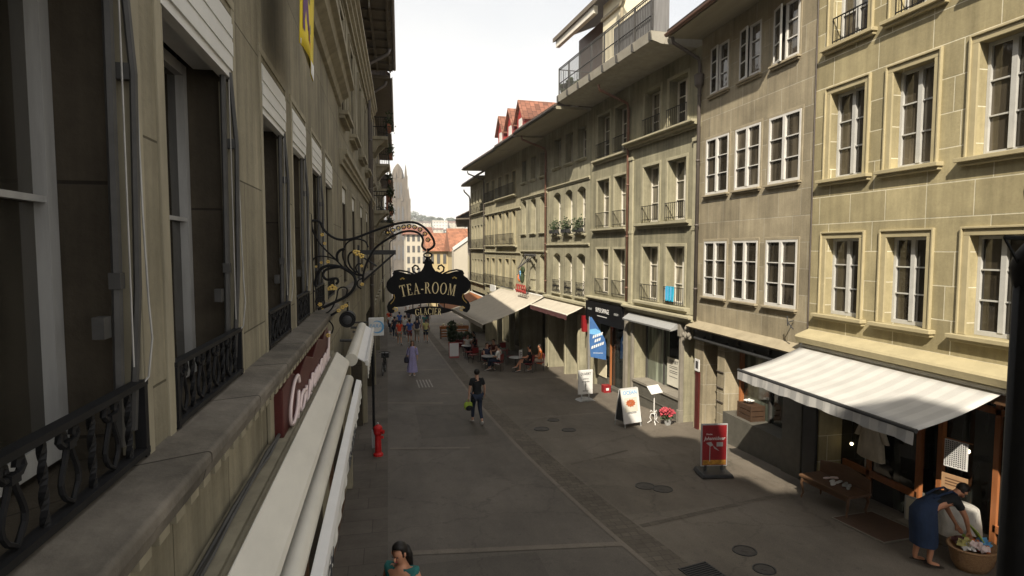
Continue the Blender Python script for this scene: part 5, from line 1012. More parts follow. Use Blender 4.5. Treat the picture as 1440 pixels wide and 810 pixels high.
STAND = dict(pel=(0, 0, .95), sp=(0, 0, 1.12), ch=(0, .0, 1.31), nk=(0, -.01, 1.47), hd0=(0, .01, 1.55), hd1=(0, .02, 1.63), hd2=(0, .01, 1.71),
             sl=(-.17, -.01, 1.41), el=(-.24, -.04, 1.13), wl=(-.25, .05, .90), sr=(.17, -.01, 1.41), er=(.24, -.04, 1.13), wr=(.25, .05, .90),
             hl=(-.09, 0, .90), kl=(-.10, .03, .50), al=(-.10, -.02, .09), tl=(-.12, .15, .04), hr=(.09, 0, .90), kr=(.10, .03, .50), ar=(.10, -.02, .09), tr=(.12, .15, .04))
RAD = dict(pel=(.15, .115), sp=(.125, .10), ch=(.145, .11), nk=.052, hd0=(.062, .07), hd1=(.076, .092), hd2=(.06, .07), sl=.062, el=.043, wl=.028, sr=.062, er=.043, wr=.028, hl=.095, kl=.062, al=.038, tl=.03, hr=.095, kr=.062, ar=.038, tr=.03)
EDG = [('pel', 'sp'), ('sp', 'ch'), ('ch', 'nk'), ('nk', 'hd0'), ('hd0', 'hd1'), ('hd1', 'hd2'), ('ch', 'sl'), ('sl', 'el'), ('el', 'wl'), ('ch', 'sr'), ('sr', 'er'), ('er', 'wr'), ('pel', 'hl'), ('hl', 'kl'), ('kl', 'al'), ('al', 'tl'), ('pel', 'hr'), ('hr', 'kr'), ('kr', 'ar'), ('ar', 'tr')]
lerp = lambda a_, b_, t: tuple(Vector(a_).lerp(Vector(b_), t))
def person(label, loc, rz, pose=None, top='tee_black', bottom='jeans', sleeve=.5, legs=.95, shoes='shoe_white', hair='hair_dark', long_hair=False, skin='skin', scale=1.0, group=None, dress=None, hands=True, bun=False, cat='person', z=None):
    J = dict(STAND); J.update(pose or {}); loc = (loc[0], loc[1], gz(loc[1]) if z is None else z)
    t = thing('person', label, cat, loc, rz, group); t.scale = (scale,) * 3
    pts = {n: (J[n], RAD[n]) for n in J if n in RAD}; ed = list(EDG)
    if hands:
        for s in 'lr':
            w_, e_ = Vector(J['w' + s]), Vector(J['e' + s]); d = (w_ - e_).normalized(); sx = Vector((0, 1, 0)) - d * d.y; sx = sx.normalized() if sx.length > .2 else Vector((1, 0, 0)); nrm = d.cross(sx)
            pts['p' + s] = (tuple(w_ + d * .06), (.024, .034)); ed.append(('w' + s, 'p' + s))
            for i, (off, ln) in enumerate(((-.027, .065), (-.009, .078), (.010, .074), (.027, .058))):
                b_ = w_ + d * .10 + sx * off; m_ = b_ + d * ln * .5 + nrm * .008; tip = m_ + d * ln * .45 + nrm * .022
                for nm, p_, r_ in (('a', b_, .0105), ('b', m_, .0095), ('c', tip, .0075)): pts[f'f{s}{i}{nm}'] = (tuple(p_), r_)
                ed += [('p' + s, f'f{s}{i}a'), (f'f{s}{i}a', f'f{s}{i}b'), (f'f{s}{i}b', f'f{s}{i}c')]
            b_ = w_ + d * .05 - sx * .038 ; tip = b_ + d * .05 - sx * .022; pts['th' + s] = (tuple(b_), .012); pts['tt' + s] = (tuple(tip), .009); ed += [('p' + s, 'th' + s), ('th' + s, 'tt' + s)]
    H = Vector(J['hd1']); u = (Vector(J['hd2']) - Vector(J['hd0'])).normalized(); fw = J.get('_face', None); fw = Vector(fw).normalized() if fw else (Vector((0, 1, 0)) - u * u.y).normalized(); rt_ = fw.cross(u); ex = []
    pts = {n: v for n, v in pts.items() if not n.startswith('_')}
    def dot(cen, r1, r2, r3, mi):
        vs, fs = _ell((0, 0, 0), r1, r2, r3, 8, 6); ex.append(([tuple(Vector(cen) + rt_ * v[0] + fw * v[1] + u * v[2]) for v in vs], fs, mi))
    for s in (-1, 1): dot(H + fw * .083 + rt_ * .032 * s + u * .008, .012, .008, .007, 1); dot(H + rt_ * .078 * s - u * .005, .012, .02, .032, 0)
    dot(H + fw * .095 - u * .02, .013, .02, .026, 0); dot(H + fw * .084 - u * .052, .022, .008, .007, 2)
    skin_mesh('body', pts, ed, 'pel', skin, t, 1, ex)
    g = lambda n, e_: (lambda r: tuple(q + e_ for q in r) if isinstance(r, tuple) else r + e_)(RAD[n])
    # clothes: the same joints a little fatter, cut at sleeve and trouser length
    if not dress:
        S = {n: (J[n], g(n, .016)) for n in ('pel', 'sp', 'ch', 'sl', 'sr')}; S['nk0'] = (lerp(J['ch'], J['nk'], .55), .075); S['hem'] = (lerp(J['pel'], J['sp'], -.35), tuple(q + .02 for q in RAD['pel'])); E_ = [('hem', 'pel'), ('pel', 'sp'), ('sp', 'ch'), ('ch', 'nk0'), ('ch', 'sl'), ('ch', 'sr')]
        for s in 'lr':
            if sleeve > 0: S['c' + s] = (lerp(J['s' + s], J['e' + s], min(1, sleeve)), .062 if sleeve < 1 else .056); E_.append(('s' + s, 'c' + s))
            if sleeve > 1: S['d' + s] = (lerp(J['e' + s], J['w' + s], sleeve - 1), .042); E_.append(('c' + s, 'd' + s))
        skin_mesh('shirt', S, E_, 'pel', top, t, 1)
        T = {n: (J[n], g(n, .014)) for n in ('pel', 'hl', 'hr')}; E_ = [('pel', 'hl'), ('pel', 'hr')]
        for s in 'lr':
            if legs <= .55: T['q' + s] = (lerp(J['h' + s], J['k' + s], legs * 1.9), .085); E_.append(('h' + s, 'q' + s))
            else: T['k' + s] = (J['k' + s], .072); T['q' + s] = (lerp(J['k' + s], J['a' + s], (legs - .5) * 2), .052); E_ += [('h' + s, 'k' + s), ('k' + s, 'q' + s)]
        skin_mesh('trousers' if legs > .55 else 'shorts', T, E_, 'pel', bottom, t, 1)
    else: dress(t, J)
    k = MB()
    for s in 'lr':
        a_, b_ = Vector(J['a' + s]), Vector(J['t' + s]); d = (b_ - a_); d.normalize(); m_ = a_.lerp(b_, .55); 
        k.loft([((*(a_ - d * .055),)[:3] and tuple(a_ - d * .055 + Vector((0, 0, -.03))), .03, .03), (tuple(a_ - d * .02 + Vector((0, 0, -.02))), .045, .05), (tuple(m_ + Vector((0, 0, -.015))), .048, .045), (tuple(b_ + d * .03 + Vector((0, 0, -.01))), .045, .032), (tuple(b_ + d * .07 + Vector((0, 0, -.015))), .02, .016)], 10)
    k.build('shoes', shoes, t, smooth=True)
    k = MB(); c = H + u * .022 - fw * .022; vs, fs = _ell((0, 0, 0), .092, .102, .10, 14, 10)
    vs = [Vector(v) for v in vs]; vs = [(v if not (v.y > .035 and v.z < .05) else Vector((v.x * .9, .035 + (v.y - .035) * .2, v.z))) for v in vs]
    k.add([tuple(c + rt_ * v.x + fw * v.y + u * v.z) for v in vs], fs)
    if long_hair:
        for sx in (-.05, 0, .05): k.tube([tuple(c - fw * .06 + rt_ * sx), tuple(c - fw * .10 + rt_ * sx * 1.3 - u * .12), tuple(c - fw * .085 + rt_ * sx * 1.4 - u * .27)], .045, 8, .03)
    if bun: k.ell(tuple(c + u * .09 - fw * .05), .05, .05, .05, 10, 7)
    k.build('hair', hair, t, smooth=True); return t
WALK = dict(kl=(-.09, .16, .52), al=(-.09, .20, .10), tl=(-.10, .36, .05), kr=(.10, .02, .50), ar=(.10, -.26, .15), tr=(.11, -.14, .04), wl=(-.27, -.05, .90), wr=(.27, .12, .92), er=(.25, .0, 1.13))
def bag(t, c, m, sx=.14, sy=.06, sz=.16):
    k = MB(); k.loft([((c[0], c[1], c[2] - sz), sx * .8, sy), ((c[0], c[1], c[2] - sz * .4), sx, sy * 1.3), ((c[0], c[1], c[2] + sz * .3), sx * .9, sy), ((c[0], c[1], c[2] + sz * .5), sx * .6, sy * .5)], 12); k.tube([(c[0] - sx * .5, c[1], c[2] + sz * .4), (c[0], c[1], c[2] + sz * 1.3), (c[0] + sx * .5, c[1], c[2] + sz * .4)], .012, 6); return k
p = person('person in black T-shirt and dark trousers seen from behind, with a green bag', (2.72, 18.3), R(6), WALK, 'tee_black', 'jeans', sleeve=.7, legs=.93, scale=1.02)
t = thing('handbag', 'green and black bag carried in the left hand of the walking person in black', 'bag', (2.44, 18.28, gz(18.3) + .78)); bag(t, (0, 0, -.12), 'lime').build('bag', 'lime', t, smooth=True); k = MB(); k.ell((.02, -.02, -.22), .12, .09, .1, 10, 6); k.build('black_pocket', 'tee_black', t)
def long_dress(m, hem=.16, wide=.27, sl=1.5):
    def f(t, J):
        k = MB(); rings = []
        for z, rx, ry in ((hem, wide, wide * .8), (hem + .18, wide * .95, wide * .78), (.55, .22, .19), (.85, .185, .15), (1.02, .16, .125), (1.15, .145, .115), (1.32, .165, .12), (1.42, .15, .095), (1.455, .09, .07)): rings.append(((0, 0, z), rx, ry))
        n = 28; vs = []; 
        for i, (c, rx, ry) in enumerate(rings):
            for j in range(n):
                a_ = 2 * math.pi * j / n; w_ = 1 + (.06 * math.cos(a_ * 7) if i < 4 else 0); vs.append((c[0] + rx * w_ * math.cos(a_), c[1] + ry * w_ * math.sin(a_), c[2]))
        k.add(vs, [(i * n + j, i * n + (j + 1) % n, (i + 1) * n + (j + 1) % n, (i + 1) * n + j) for i in range(len(rings) - 1) for j in range(n)]); k.build('dress', m, t, smooth=True)
        S = {'sl': (J['sl'], .075), 'cl': (J['el'], .065), 'dl': (lerp(J['el'], J['wl'], .6), .07)}; skin_mesh('sleeve', S, [('sl', 'cl'), ('cl', 'dl')], 'sl', m, t, 1)
        S = {'sr': (J['sr'], .075), 'cr': (J['er'], .065), 'dr': (lerp(J['er'], J['wr'], .6), .07)}; skin_mesh('sleeve', S, [('sr', 'cr'), ('cr', 'dr')], 'sr', m, t, 1)
    return f
person('person in a long lavender dress walking towards the camera', (1.12, 28.6), R(176), dict(kl=(-.09, .1, .5), al=(-.09, .1, .09), tl=(-.1, .25, .04)), hair='hair_brown', long_hair=True, dress=long_dress('lavender'), shoes='shoe_white', scale=.96)
t = thing('handbag', 'dark shoulder bag hanging at the side of the lavender dress', 'bag', (.84, 28.55, gz(28.6) + .8)); bag(t, (0, 0, 0), 'tee_navy', .12, .07, .18).build('bag', 'tee_navy', t, smooth=True); k = MB(); k.tube([(0, 0, .1), (.08, 0, .45), (.16, 0, .6)], .012, 5); k.build('strap', 'tee_navy', t)
gp = None
person('person in red T-shirt seen from behind farther down the street', (.77, 42), R(4), WALK, 'tee_red', 'shorts_beige', legs=.5, group=gp, hands=False)
person('person in blue T-shirt and dark red shorts beside the one in red', (1.5, 42.6), R(-3), WALK, 'tee_blue', 'shorts_red', legs=.5, hands=False)
person('person in navy T-shirt and beige trousers walking away in the middle of the street', (2.05, 43.3), R(2), WALK, 'tee_navy', 'shorts_beige', legs=.7, hands=False, scale=1.04)
person('person in pale yellow T-shirt and dark shorts walking away', (2.68, 43.2), R(0), WALK, 'tee_yellow', 'jeans', legs=.5, hands=False, scale=.97)
for i, (x, y, top, bot, lab) in enumerate(((.2, 50, 'white', 'jeans', 'distant person in white below the sign at the left house fronts'), (1.0, 53, 'tee_blue', 'jeans', 'distant person in blue behind the red and blue walkers'), (1.9, 56, 'tee_navy', 'shorts_beige', 'distant person in dark top under the lower sign board'), (2.9, 60, 'white', 'tee_navy', 'distant person in white shirt at the far right of the walkers'), (3.4, 66, 'tee_red', 'jeans', 'farthest distant person in red in the street'), (2.3, 72, 'white', 'shorts_beige', 'farthest distant person in pale clothes in the street'), (.5, 46.5, 'tee_navy', 'jeans', 'distant person in dark clothes at the left edge of the walkers'), (1.3, 47.5, 'white', 'jeans', 'distant person in white top between the red and blue walkers'), (3.0, 49.5, 'teal', 'shorts_beige', 'distant person in teal just behind the yellow shirt'), (3.5, 54, 'tee_navy', 'tee_black', 'distant person in navy near the gutter line'), (.1, 56, 'tee_red', 'jeans', 'distant person in red close to the left houses'))):
    person(lab, (x, y), R(random.uniform(-20, 20)), WALK, top, bot, hands=False)
# woman bending over the basket
BEND = dict(pel=(0, -.14, .93), sp=(0, .04, 1.03), ch=(0, .24, 1.10), nk=(0, .385, 1.15), hd0=(0, .45, 1.175), hd1=(0, .52, 1.20), hd2=(0, .59, 1.235), sl=(-.16, .30, 1.10), el=(-.17, .42, .84), wl=(-.10, .52, .62), sr=(.16, .30, 1.10), er=(.18, .44, .84), wr=(.12, .55, .60),
            hl=(-.09, -.12, .88), kl=(-.09, -.10, .48), al=(-.09, -.16, .09), tl=(-.10, .02, .04), hr=(.09, -.12, .88), kr=(.09, -.02, .48), ar=(.09, -.06, .09), tr=(.10, .11, .04), _face=(0, .40, -.92))
def denim_dress(t, J):
    S = {n: (J[n], tuple(q + .016 for q in RAD[n])) for n in ('pel', 'sp', 'ch')}; S['nk0'] = (lerp(J['ch'], J['nk'], .5), .08); S['sl'] = (J['sl'], .078); S['sr'] = (J['sr'], .078); S['cl'] = (lerp(J['sl'], J['el'], .55), .064); S['cr'] = (lerp(J['sr'], J['er'], .55), .064)
    skin_mesh('shirt', S, [('pel', 'sp'), ('sp', 'ch'), ('ch', 'nk0'), ('ch', 'sl'), ('ch', 'sr'), ('sl', 'cl'), ('sr', 'cr')], 'pel', 'tee_black', t, 1)
    S = {'pel': (J['pel'], (.185, .155)), 'sp': (lerp(J['sp'], J['ch'], .0), (.155, .13)), 'c': (lerp(J['sp'], J['ch'], .75), (.15, .128))}; d = skin_mesh('dress', S, [('pel', 'sp'), ('sp', 'c')], 'pel', 'denim', t, 1)
    k = MB(); n = 24; vs = []; RR = [((0, .02, 1.07), .13, .11), ((0, -.06, 1.02), .165, .15), ((0, -.12, .9), .20, .18), ((0, -.11, .7), .21, .185), ((0, -.09, .46), .21, .18), ((0, -.09, .36), .205, .175)]
    for i, (c, rx, ry) in enumerate(RR):
        for j in range(n): a_ = 2 * math.pi * j / n; w_ = 1 + .03 * math.cos(a_ * 6) * (i / 4); vs.append((c[0] + rx * w_ * math.cos(a_), c[1] + ry * w_ * math.sin(a_), c[2]))
    k.add(vs, [(i * n + j, i * n + (j + 1) % n, (i + 1) * n + (j + 1) % n, (i + 1) * n + j) for i in range(len(RR) - 1) for j in range(n)]); k.build('skirt', 'denim', d, smooth=True)
    k = MB()
    for s in (-1, 1): k.tube([(s * .08, -.02, 1.13), (s * .09, .14, 1.20), (s * .085, .28, 1.225), (s * .08, .36, 1.17)], .018, 6)
    k.build('strap', 'denim', d)
person('person in denim pinafore and black T-shirt bending over a wicker basket', (8.36, 7.55), R(-98), BEND, dress=denim_dress, shoes='shoe_dark', skin='skin_warm', hair='hair_dark', scale=1.0)
# person at the bottom edge
person('person with dark hair in a teal top, head and shoulders at the bottom edge', (.11, 6.55), R(150), dict(hd0=(0, .03, 1.55), hd1=(0, .06, 1.62), hd2=(0, .06, 1.70), wl=(-.22, .3, 1.05), wr=(.2, .3, 1.05)), 'teal', 'jeans', sleeve=.2, hair='hair_dark', long_hair=True, skin='skin_warm', scale=.985)
t = thing('handbag', 'black handbag with pale trim beside the person at the bottom edge', 'bag', (-.17, 6.42, gz(6.4) + .98)); bag(t, (0, 0, .16), 'black', .17, .1, .2).build('bag', 'black', t, smooth=True); k = MB(); k.ell((.14, -.05, .30), .06, .05, .05, 10, 6); k.build('pale_trim', 'shoe_white', t)
# ------------------------------------------------------------------ cafe furniture and guests
def chair(label, x, y, rz, m='chair_red', group='red cafe chairs'):
    t = thing('cafe_chair', label, 'chair', (x, y, gz(y)), rz, group)
    k = MB(); k.box(-.21, .21, -.21, .21, .43, .46); k.build('seat', m, t, bevel=.01); k = MB(); k.box(-.21, .21, -.22, -.19, .55, .86); k.build('backrest', m, t, bevel=.01)
    for sx in (-.19, .19):
        for sy in (-.19, .19): k = MB(); k.tube([(sx, sy, 0), (sx, sy, .43 if sy > 0 else .86)], .012, 6); k.build('leg', 'iron_grey', t)
    return t
def table(label, x, y, rz=0, m='zinc'):
    t = thing('cafe_table', label, 'table', (x, y, gz(y)), rz, 'small cafe tables'); k = MB(); k.lathe([(.02, .70), (.34, .70), (.35, .715), (.34, .73), (.02, .73)], n=20); k.build('table_top', m, t)
    k = MB(); k.tube([(0, 0, .03), (0, 0, .7)], .03, 8); k.build('column', 'iron_grey', t); k = MB(); k.lathe([(.22, 0), (.2, .02), (.04, .05)], n=16); k.build('foot', 'iron_grey', t); return t
SIT = dict(pel=(0, 0, .52), sp=(0, -.03, .70), ch=(0, -.03, .90), nk=(0, -.02, 1.06), hd0=(0, .0, 1.14), hd1=(0, .02, 1.22), hd2=(0, .01, 1.30), sl=(-.17, -.03, 1.0), el=(-.22, .05, .75), wl=(-.12, .26, .72), sr=(.17, -.03, 1.0), er=(.22, .05, .75), wr=(.12, .26, .72),
           hl=(-.09, .02, .50), kl=(-.10, .44, .52), al=(-.10, .46, .10), tl=(-.11, .62, .04), hr=(.09, .02, .50), kr=(.10, .44, .52), ar=(.10, .46, .10), tr=(.11, .62, .04))
CROSS = dict(SIT); CROSS.update(kr=(.0, .46, .58), ar=(-.12, .62, .26), tr=(-.14, .76, .22))
person('seated person in black with bare crossed legs reading a white paper at the terrace edge', (6.75, 27.9), R(62), CROSS, 'tee_black', 'tee_black', legs=.4, skin='skin_warm', sleeve=.6)
t = thing('newspaper', 'white newspaper held by the seated person with bare legs', 'newspaper', (6.42, 28.05, gz(28) + .92), R(62)); k = MB(); [k.add([(s * .01, .0, -.2), (s * .3, .08, -.2), (s * .3, .08, .2), (s * .01, .0, .2)], [(0, 1, 2, 3)]) for s in (-1, 1)]; f = k.build('sheets', 'board_white', t); f.modifiers.new('t', 'SOLIDIFY').thickness = .004; k = MB(); [k.box(-.24, -.06, -.0, .003 + .06, z, z + .02) for z in (.05, -.05)]; k.build('print', 'ink', f)
person('seated person in orange red top at the right end of the terrace', (7.35, 28.2), R(80), SIT, 'orange', 'shorts_beige', legs=.5, skin='skin_warm', hands=False)
person('seated person in white shirt leaning back at the terrace front', (5.35, 28.7), R(60), SIT, 'white', 'jeans', sleeve=.9, legs=.9, hands=False)
person('seated person in dark clothes with bare arms opposite the white shirt', (4.95, 29.7), R(200), SIT, 'tee_navy', 'jeans', hands=False)
person('seated person in dark red top deep under the beige awning', (5.6, 31.4), R(120), SIT, 'sign_red', 'jeans', hands=False)
person('seated person with grey hair behind the blank menu board', (4.6, 34.6), R(190), SIT, 'white_cloth', 'jeans', hair='iron_grey', hands=False)
person('seated person in black farther back under the beige awning', (5.2, 36.2), R(80), SIT, 'tee_black', 'jeans', hands=False)
chs = [('red chair under the reader with the newspaper', 6.75, 27.88, 62), ('red chair under the person in the orange red top', 7.35, 28.2, 80), ('red chair under the person in the white shirt', 5.35, 28.7, 60), ('red chair under the dark clothed guest with bare arms', 4.95, 29.7, 200), ('red chair under the guest in the dark red top', 5.6, 31.4, 120), ('red chair under the grey haired guest', 4.6, 34.6, 190), ('red chair under the guest in black at the back', 5.2, 36.2, 80),
       ('empty red chair nearest the street in the cafe front row', 4.55, 31.9, 30), ('empty red chair behind the front row, against the post', 6.4, 30.6, 250), ('empty red chair close to the blank menu board', 4.5, 33.2, 100), ('empty red chair by the far end of the terrace', 4.6, 37.8, 60), ('empty red chair at the back wall of the terrace', 6.6, 33.4, 200), ('empty red chair in the second row under the beige awning', 5.5, 33.0, 20)]
for lab, x, y, rz in chs: chair(lab, x, y, R(rz))
for lab, x, y in (('round table in front of the guest in the white shirt', 4.9, 29.1), ('round table before the reader of the newspaper', 6.15, 28.25), ('round table at the middle of the terrace', 5.0, 32.2), ('round table in the second row of the terrace', 5.9, 32.6), ('round table beside the blank menu board', 4.5, 34.0), ('round table at the far end of the terrace', 5.0, 37.2)): table(lab, x, y)
t = thing('planter', 'long red planter with shrubs at the far side of the cafe terrace', 'planter', (4.3, 39.5, gz(39.5))); k = MB(); k.box(-.3, 1.6, -.2, .2, 0, .5); k.build('box', 'chair_red', t); puff('foliage', 'leaf', t, (.6, 0, .75), .95, .22, .3, 300, .09)
t = thing('planter', 'pot with tall green bush at the street corner of the beige awning', 'planter', (4.05, 38.2, gz(38.2))); k = MB(); k.lathe([(.18, 0), (.25, .5), (.2, .5)], n=14); k.build('pot', 'terracotta', t); puff('foliage', 'leaf', t, (0, 0, 1.2), .35, .35, .75, 420, .09)
t = thing('bench_stall', 'orange wooden stall counter far along the right side', 'stall', (3.9, 45.5, gz(45.5))); k = MB(); k.box(0, 2.2, -.3, .3, .75, .95); [k.box(.05, 2.15, -.32, -.3, z, z + .12) for z in (.15, .35, .55)]; k.build('counter', 'orange_cloth', t); k = MB(); [k.box(x, x + .08, -.28, .28, 0, .75) for x in (.02, 2.1)]; k.build('trestle', 'wood_dark', t); k = MB(); [k.ell((.3 + .35 * i, 0, 1.05), .13, .13, .12, 8, 5) for i in range(5)]; k.build('goods', 'cream', t)
# bicycle
t = thing('bicycle', 'dark bicycle parked against the left house fronts', 'bicycle', (-.22, 29.3, gz(29.3)), R(84))
for x in (-.52, .52):
    k = MB(); k.tube([(x + .33 * math.cos(a_), 0, .34 + .33 * math.sin(a_)) for a_ in [j * 2 * math.pi / 28 for j in range(29)]], .02, 6, cap=False); wl = k.build('wheel', 'rubber', t); k = MB(); [k.tube([(x, 0, .34), (x + .32 * math.cos(a_), 0, .34 + .32 * math.sin(a_))], .004, 4) for a_ in [j * .628 for j in range(10)]]; k.build('spokes', 'zinc', wl)
k = MB(); [k.tube([a_, b_], .018, 6) for a_, b_ in (((-.52, 0, .34), (-.1, 0, .32)), ((-.1, 0, .32), (.38, 0, .75)), ((-.1, 0, .32), (-.2, 0, .85)), ((-.52, 0, .34), (-.19, 0, .78)), ((-.19, 0, .76), (.36, 0, .8)), ((.52, 0, .34), (.36, 0, .9)))]; k.build('frame', 'black', t)
k = MB(); k.tube([(.36, 0, .9), (.36, 0, 1.02)], .016, 6); k.tube([(.25, -.28, 1.02), (.36, -.1, 1.04), (.36, .1, 1.04), (.25, .28, 1.02)], .014, 6); k.build('handlebar', 'black', t); k = MB(); k.loft([((-.32, 0, .9), .02, .08), ((-.22, 0, .91), .08, .07), ((-.08, 0, .9), .05, .02)], 10); k.ell((-.21, 0, .9), .13, .07, .03, 10, 6); k.build('saddle', 'black', t); k = MB(); k.box(.42, .75, -.18, .18, .72, .95); k.build('basket', 'charcoal', t)
# ------------------------------------------------------------------ things in front of the antique shop
def on(y, dz=0): return gz(y) + dz
t = thing('bench_table', 'old wooden bench with high back and curved legs under the striped awning', 'bench', (8.66, 9.95, on(9.95)), R(96)); k = MB(); k.box(-.62, .62, -.28, .28, .43, .48); k.box(-.58, .58, .22, .25, .34, .43); k.box(-.58, .58, -.25, -.22, .34, .43); k.build('seat', 'wood_dark', t, bevel=.01)
k = MB(); k.prism([(-.6, .48), (.6, .48), (.6, .72), (.3, .78), (0, .82), (-.3, .78), (-.6, .72)], -.28, -.25, 'y'); k.build('backrest', 'wood_dark', t, bevel=.008)
for sx in (-.55, .55):
    for sy in (-.23, .23): k = MB(); k.tube([(sx, sy, .43), (sx * 1.03, sy * 1.1, .3), (sx * .97, sy, .12), (sx * 1.02, sy * 1.12, 0)], lambda u: .035 - .018 * u, 8); k.build('leg', 'wood_dark', t)
for i, (x, y, m_, lab) in enumerate(((8.80, 10.15, 'pink_neon', 'pinkish folded linen on the dark bench'), (8.66, 9.95, 'board_white', 'white crumpled paper parcel in the middle of the bench'), (8.78, 9.75, 'zinc', 'silver cutlery bundle on the near end of the bench'), (8.95, 10.35, 'paper', 'cream card propped against the back of the bench'))):
    t = thing('bench_ware', lab, 'shop ware', (x, y, on(10.1, .482)), R(20 * i)); k = MB()
    if i == 3: k.prism([(-.09, 0), (.09, 0), (.09, .16), (-.09, .16)], -.01, .01, 'y'); k.build('card', m_, t)
    else:
        for j in range(5): k.ell((random.uniform(-.14, .14), random.uniform(-.06, .06), .025), .09, .035, .022, 8, 5)
        k.build('pile', m_, t, smooth=True)
t = thing('door_mat', 'large flat brown mat with pale edge lying on the pavement before the shop door', 'mat', (8.72, 8.92, on(8.92, .01)), R(3)); t.rotation_euler = (math.atan(-.05), 0, R(4)); k = MB(); k.box(-.46, .46, -.55, .55, 0, .018); k.build('mat', 'mat_brown', t); k = MB(); [k.box(*b_) for b_ in ((-.485, -.462, -.575, .575, 0, .022), (.462, .485, -.575, .575, 0, .022), (-.462, .462, -.575, -.552, 0, .022), (-.462, .462, .552, .575, 0, .022))]; k.build('edge', 'concrete', t)
t = thing('wicker_basket', 'round wicker basket of colourful wares beside the bending person', 'basket', (8.92, 7.30, on(7.3))); k = MB(); k.lathe([(.22, 0), (.30, .12), (.34, .30), (.36, .36), (.345, .38), (.32, .34), (.27, .30)], n=24, sy=.85); k.tube([(.36 * math.cos(a_), .30 * math.sin(a_), .37) for a_ in [j * .2618 for j in range(25)]], .02, 6, cap=False); b_ = k.build('basket', 'wicker', t, smooth=True)
cols = ['tee_red', 'tee_yellow', 'orange', 'lime', 'white', 'sign_blue', 'brown_cloth', 'pink_neon']
for i in range(16):
    a_ = i * 2.4; r_ = .04 + .20 * (i / 16); puff('bundle', cols[i % 8], t, (r_ * math.cos(a_), r_ * .85 * math.sin(a_), .36 + random.uniform(0, .07)), .08, .07, .05, 16, .05)
t = thing('green_folder', 'green and yellow printed folder standing in the wicker basket', 'folder', (9.12, 7.34, on(7.3, .38)), R(60)); k = MB(); k.add([(-.17, -.03, 0), (.17, -.03, 0), (.17, .10, .22), (-.17, .10, .22), (-.17, -.01, 0), (.17, -.01, 0), (.17, .12, .22), (-.17, .12, .22)], [(0, 1, 2, 3), (4, 5, 6, 7), (0, 1, 5, 4), (3, 2, 6, 7), (0, 3, 7, 4), (1, 2, 6, 5)]); f = k.build('cover', 'lime', t); k = MB(); k.poly([(x, -.033 + .59 * z, z) for x, z in ((-.1, .04), (.1, .05), (.05, .15), (-.08, .13))]); k.build('print', 'tee_red', f)
t = thing('framed_picture', 'small framed print leaning by the shop door post', 'picture', (9.45, 8.85, on(8.9, .02)), R(-70)); k = MB(); k.box(-.17, .17, -.015, .015, 0, .50); f = k.build('frame', 'zinc', t, bevel=.005); k = MB(); k.box(-.14, .14, -.02, -.0155, .03, .47); f2 = k.build('print', 'paper', f); k = MB(); k.tube([(.06 * math.cos(a_), -.022, .25 + .07 * math.sin(a_)) for a_ in [j * .42 for j in range(16)]], .012, 5); k.build('ring_motif', 'wood_dark', f2)
t = thing('hanging_dress', 'cream linen garment hanging in the shop opening behind the bench', 'garment', (9.55, 10.0, on(10, 1.05)), R(90)); k = MB(); n = 16; vs = []
for z, rx, ry in ((-.15, .34, .10), (.15, .30, .10), (.45, .24, .09), (.62, .20, .07), (.68, .06, .04)):
    for j in range(n): a_ = 2 * math.pi * j / n; w_ = 1 + .08 * math.cos(a_ * 5); vs.append((rx * w_ * math.cos(a_), ry * w_ * math.sin(a_), z))
k.add(vs, [(i * n + j, i * n + (j + 1) % n, (i + 1) * n + (j + 1) % n, (i + 1) * n + j) for i in range(4) for j in range(n)]); [k.loft([((s * .2, 0, .60), .06, .05), ((s * .36, 0, .25), .07, .05)], 8) for s in (-1, 1)]; k.build('cloth', 'linen', t, smooth=True); k = MB(); k.tube([(-.2, 0, .64), (0, 0, .72), (.2, 0, .64)], .01, 5); k.tube([(0, 0, .72), (0, 0, .9)], .006, 5); k.build('hanger', 'wood_orange', t)
t = thing('cloth_table', 'small table draped in white cloth by the shop window', 'table', (9.35, 7.95, on(7.95))); k = MB(); n = 24; vs = []
for z, r_ in ((.0 + .25, .36), (.5, .34), (.74, .32), (.76, .0)):
    for j in range(n): a_ = 2 * math.pi * j / n; w_ = 1 + (.07 * math.cos(a_ * 6) if z < .7 else 0); vs.append((r_ * w_ * math.cos(a_) * .8, r_ * w_ * math.sin(a_), z))
k.add(vs, [(i * n + j, i * n + (j + 1) % n, (i + 1) * n + (j + 1) % n, (i + 1) * n + j) for i in range(3) for j in range(n)]); k.build('tablecloth', 'white_cloth', t, smooth=True); k = MB(); [k.tube([(x, y, 0), (x * .8, y * .8, .74)], .018, 6) for x in (-.2, .2) for y in (-.25, .25)]; k.build('legs', 'wood_dark', t)
t = thing('patterned_cloth', 'black and white patterned cloth hanging in the shop opening', 'cloth', (9.50, 8.15, on(8.1, 1.25)), R(-75)); k = MB(); k.box(-.18, .18, -.006, .006, .04, .52); f = k.build('cloth', 'board_white', t); k = MB(); [k.box(-.165 + .033 * i, -.145 + .033 * i, -.009, -.0065, .06 + .034 * j + .012 * (i % 2), .082 + .034 * j + .012 * (i % 2)) for i in range(10) for j in range(13)]; k.build('pattern', 'ink', f)
k = MB(); k.tube([(-.24, 0, .53), (.24, 0, .53)], .012, 6); k.build('rod', 'wood_orange', t)
t = thing('kraft_sign', 'brown cardboard sign below the patterned cloth', 'sign', (9.46, 8.12, on(8.1, .92)), R(-75)); k = MB(); k.box(-.20, .20, -.008, .008, 0, .26); f = k.build('card', 'kraft', t); k = MB(); [k.box(-.14, .12, -.011, -.0085, z, z + .02) for z in (.07, .12, .17)]; k.build('faded_lines', 'wood_dark', f)
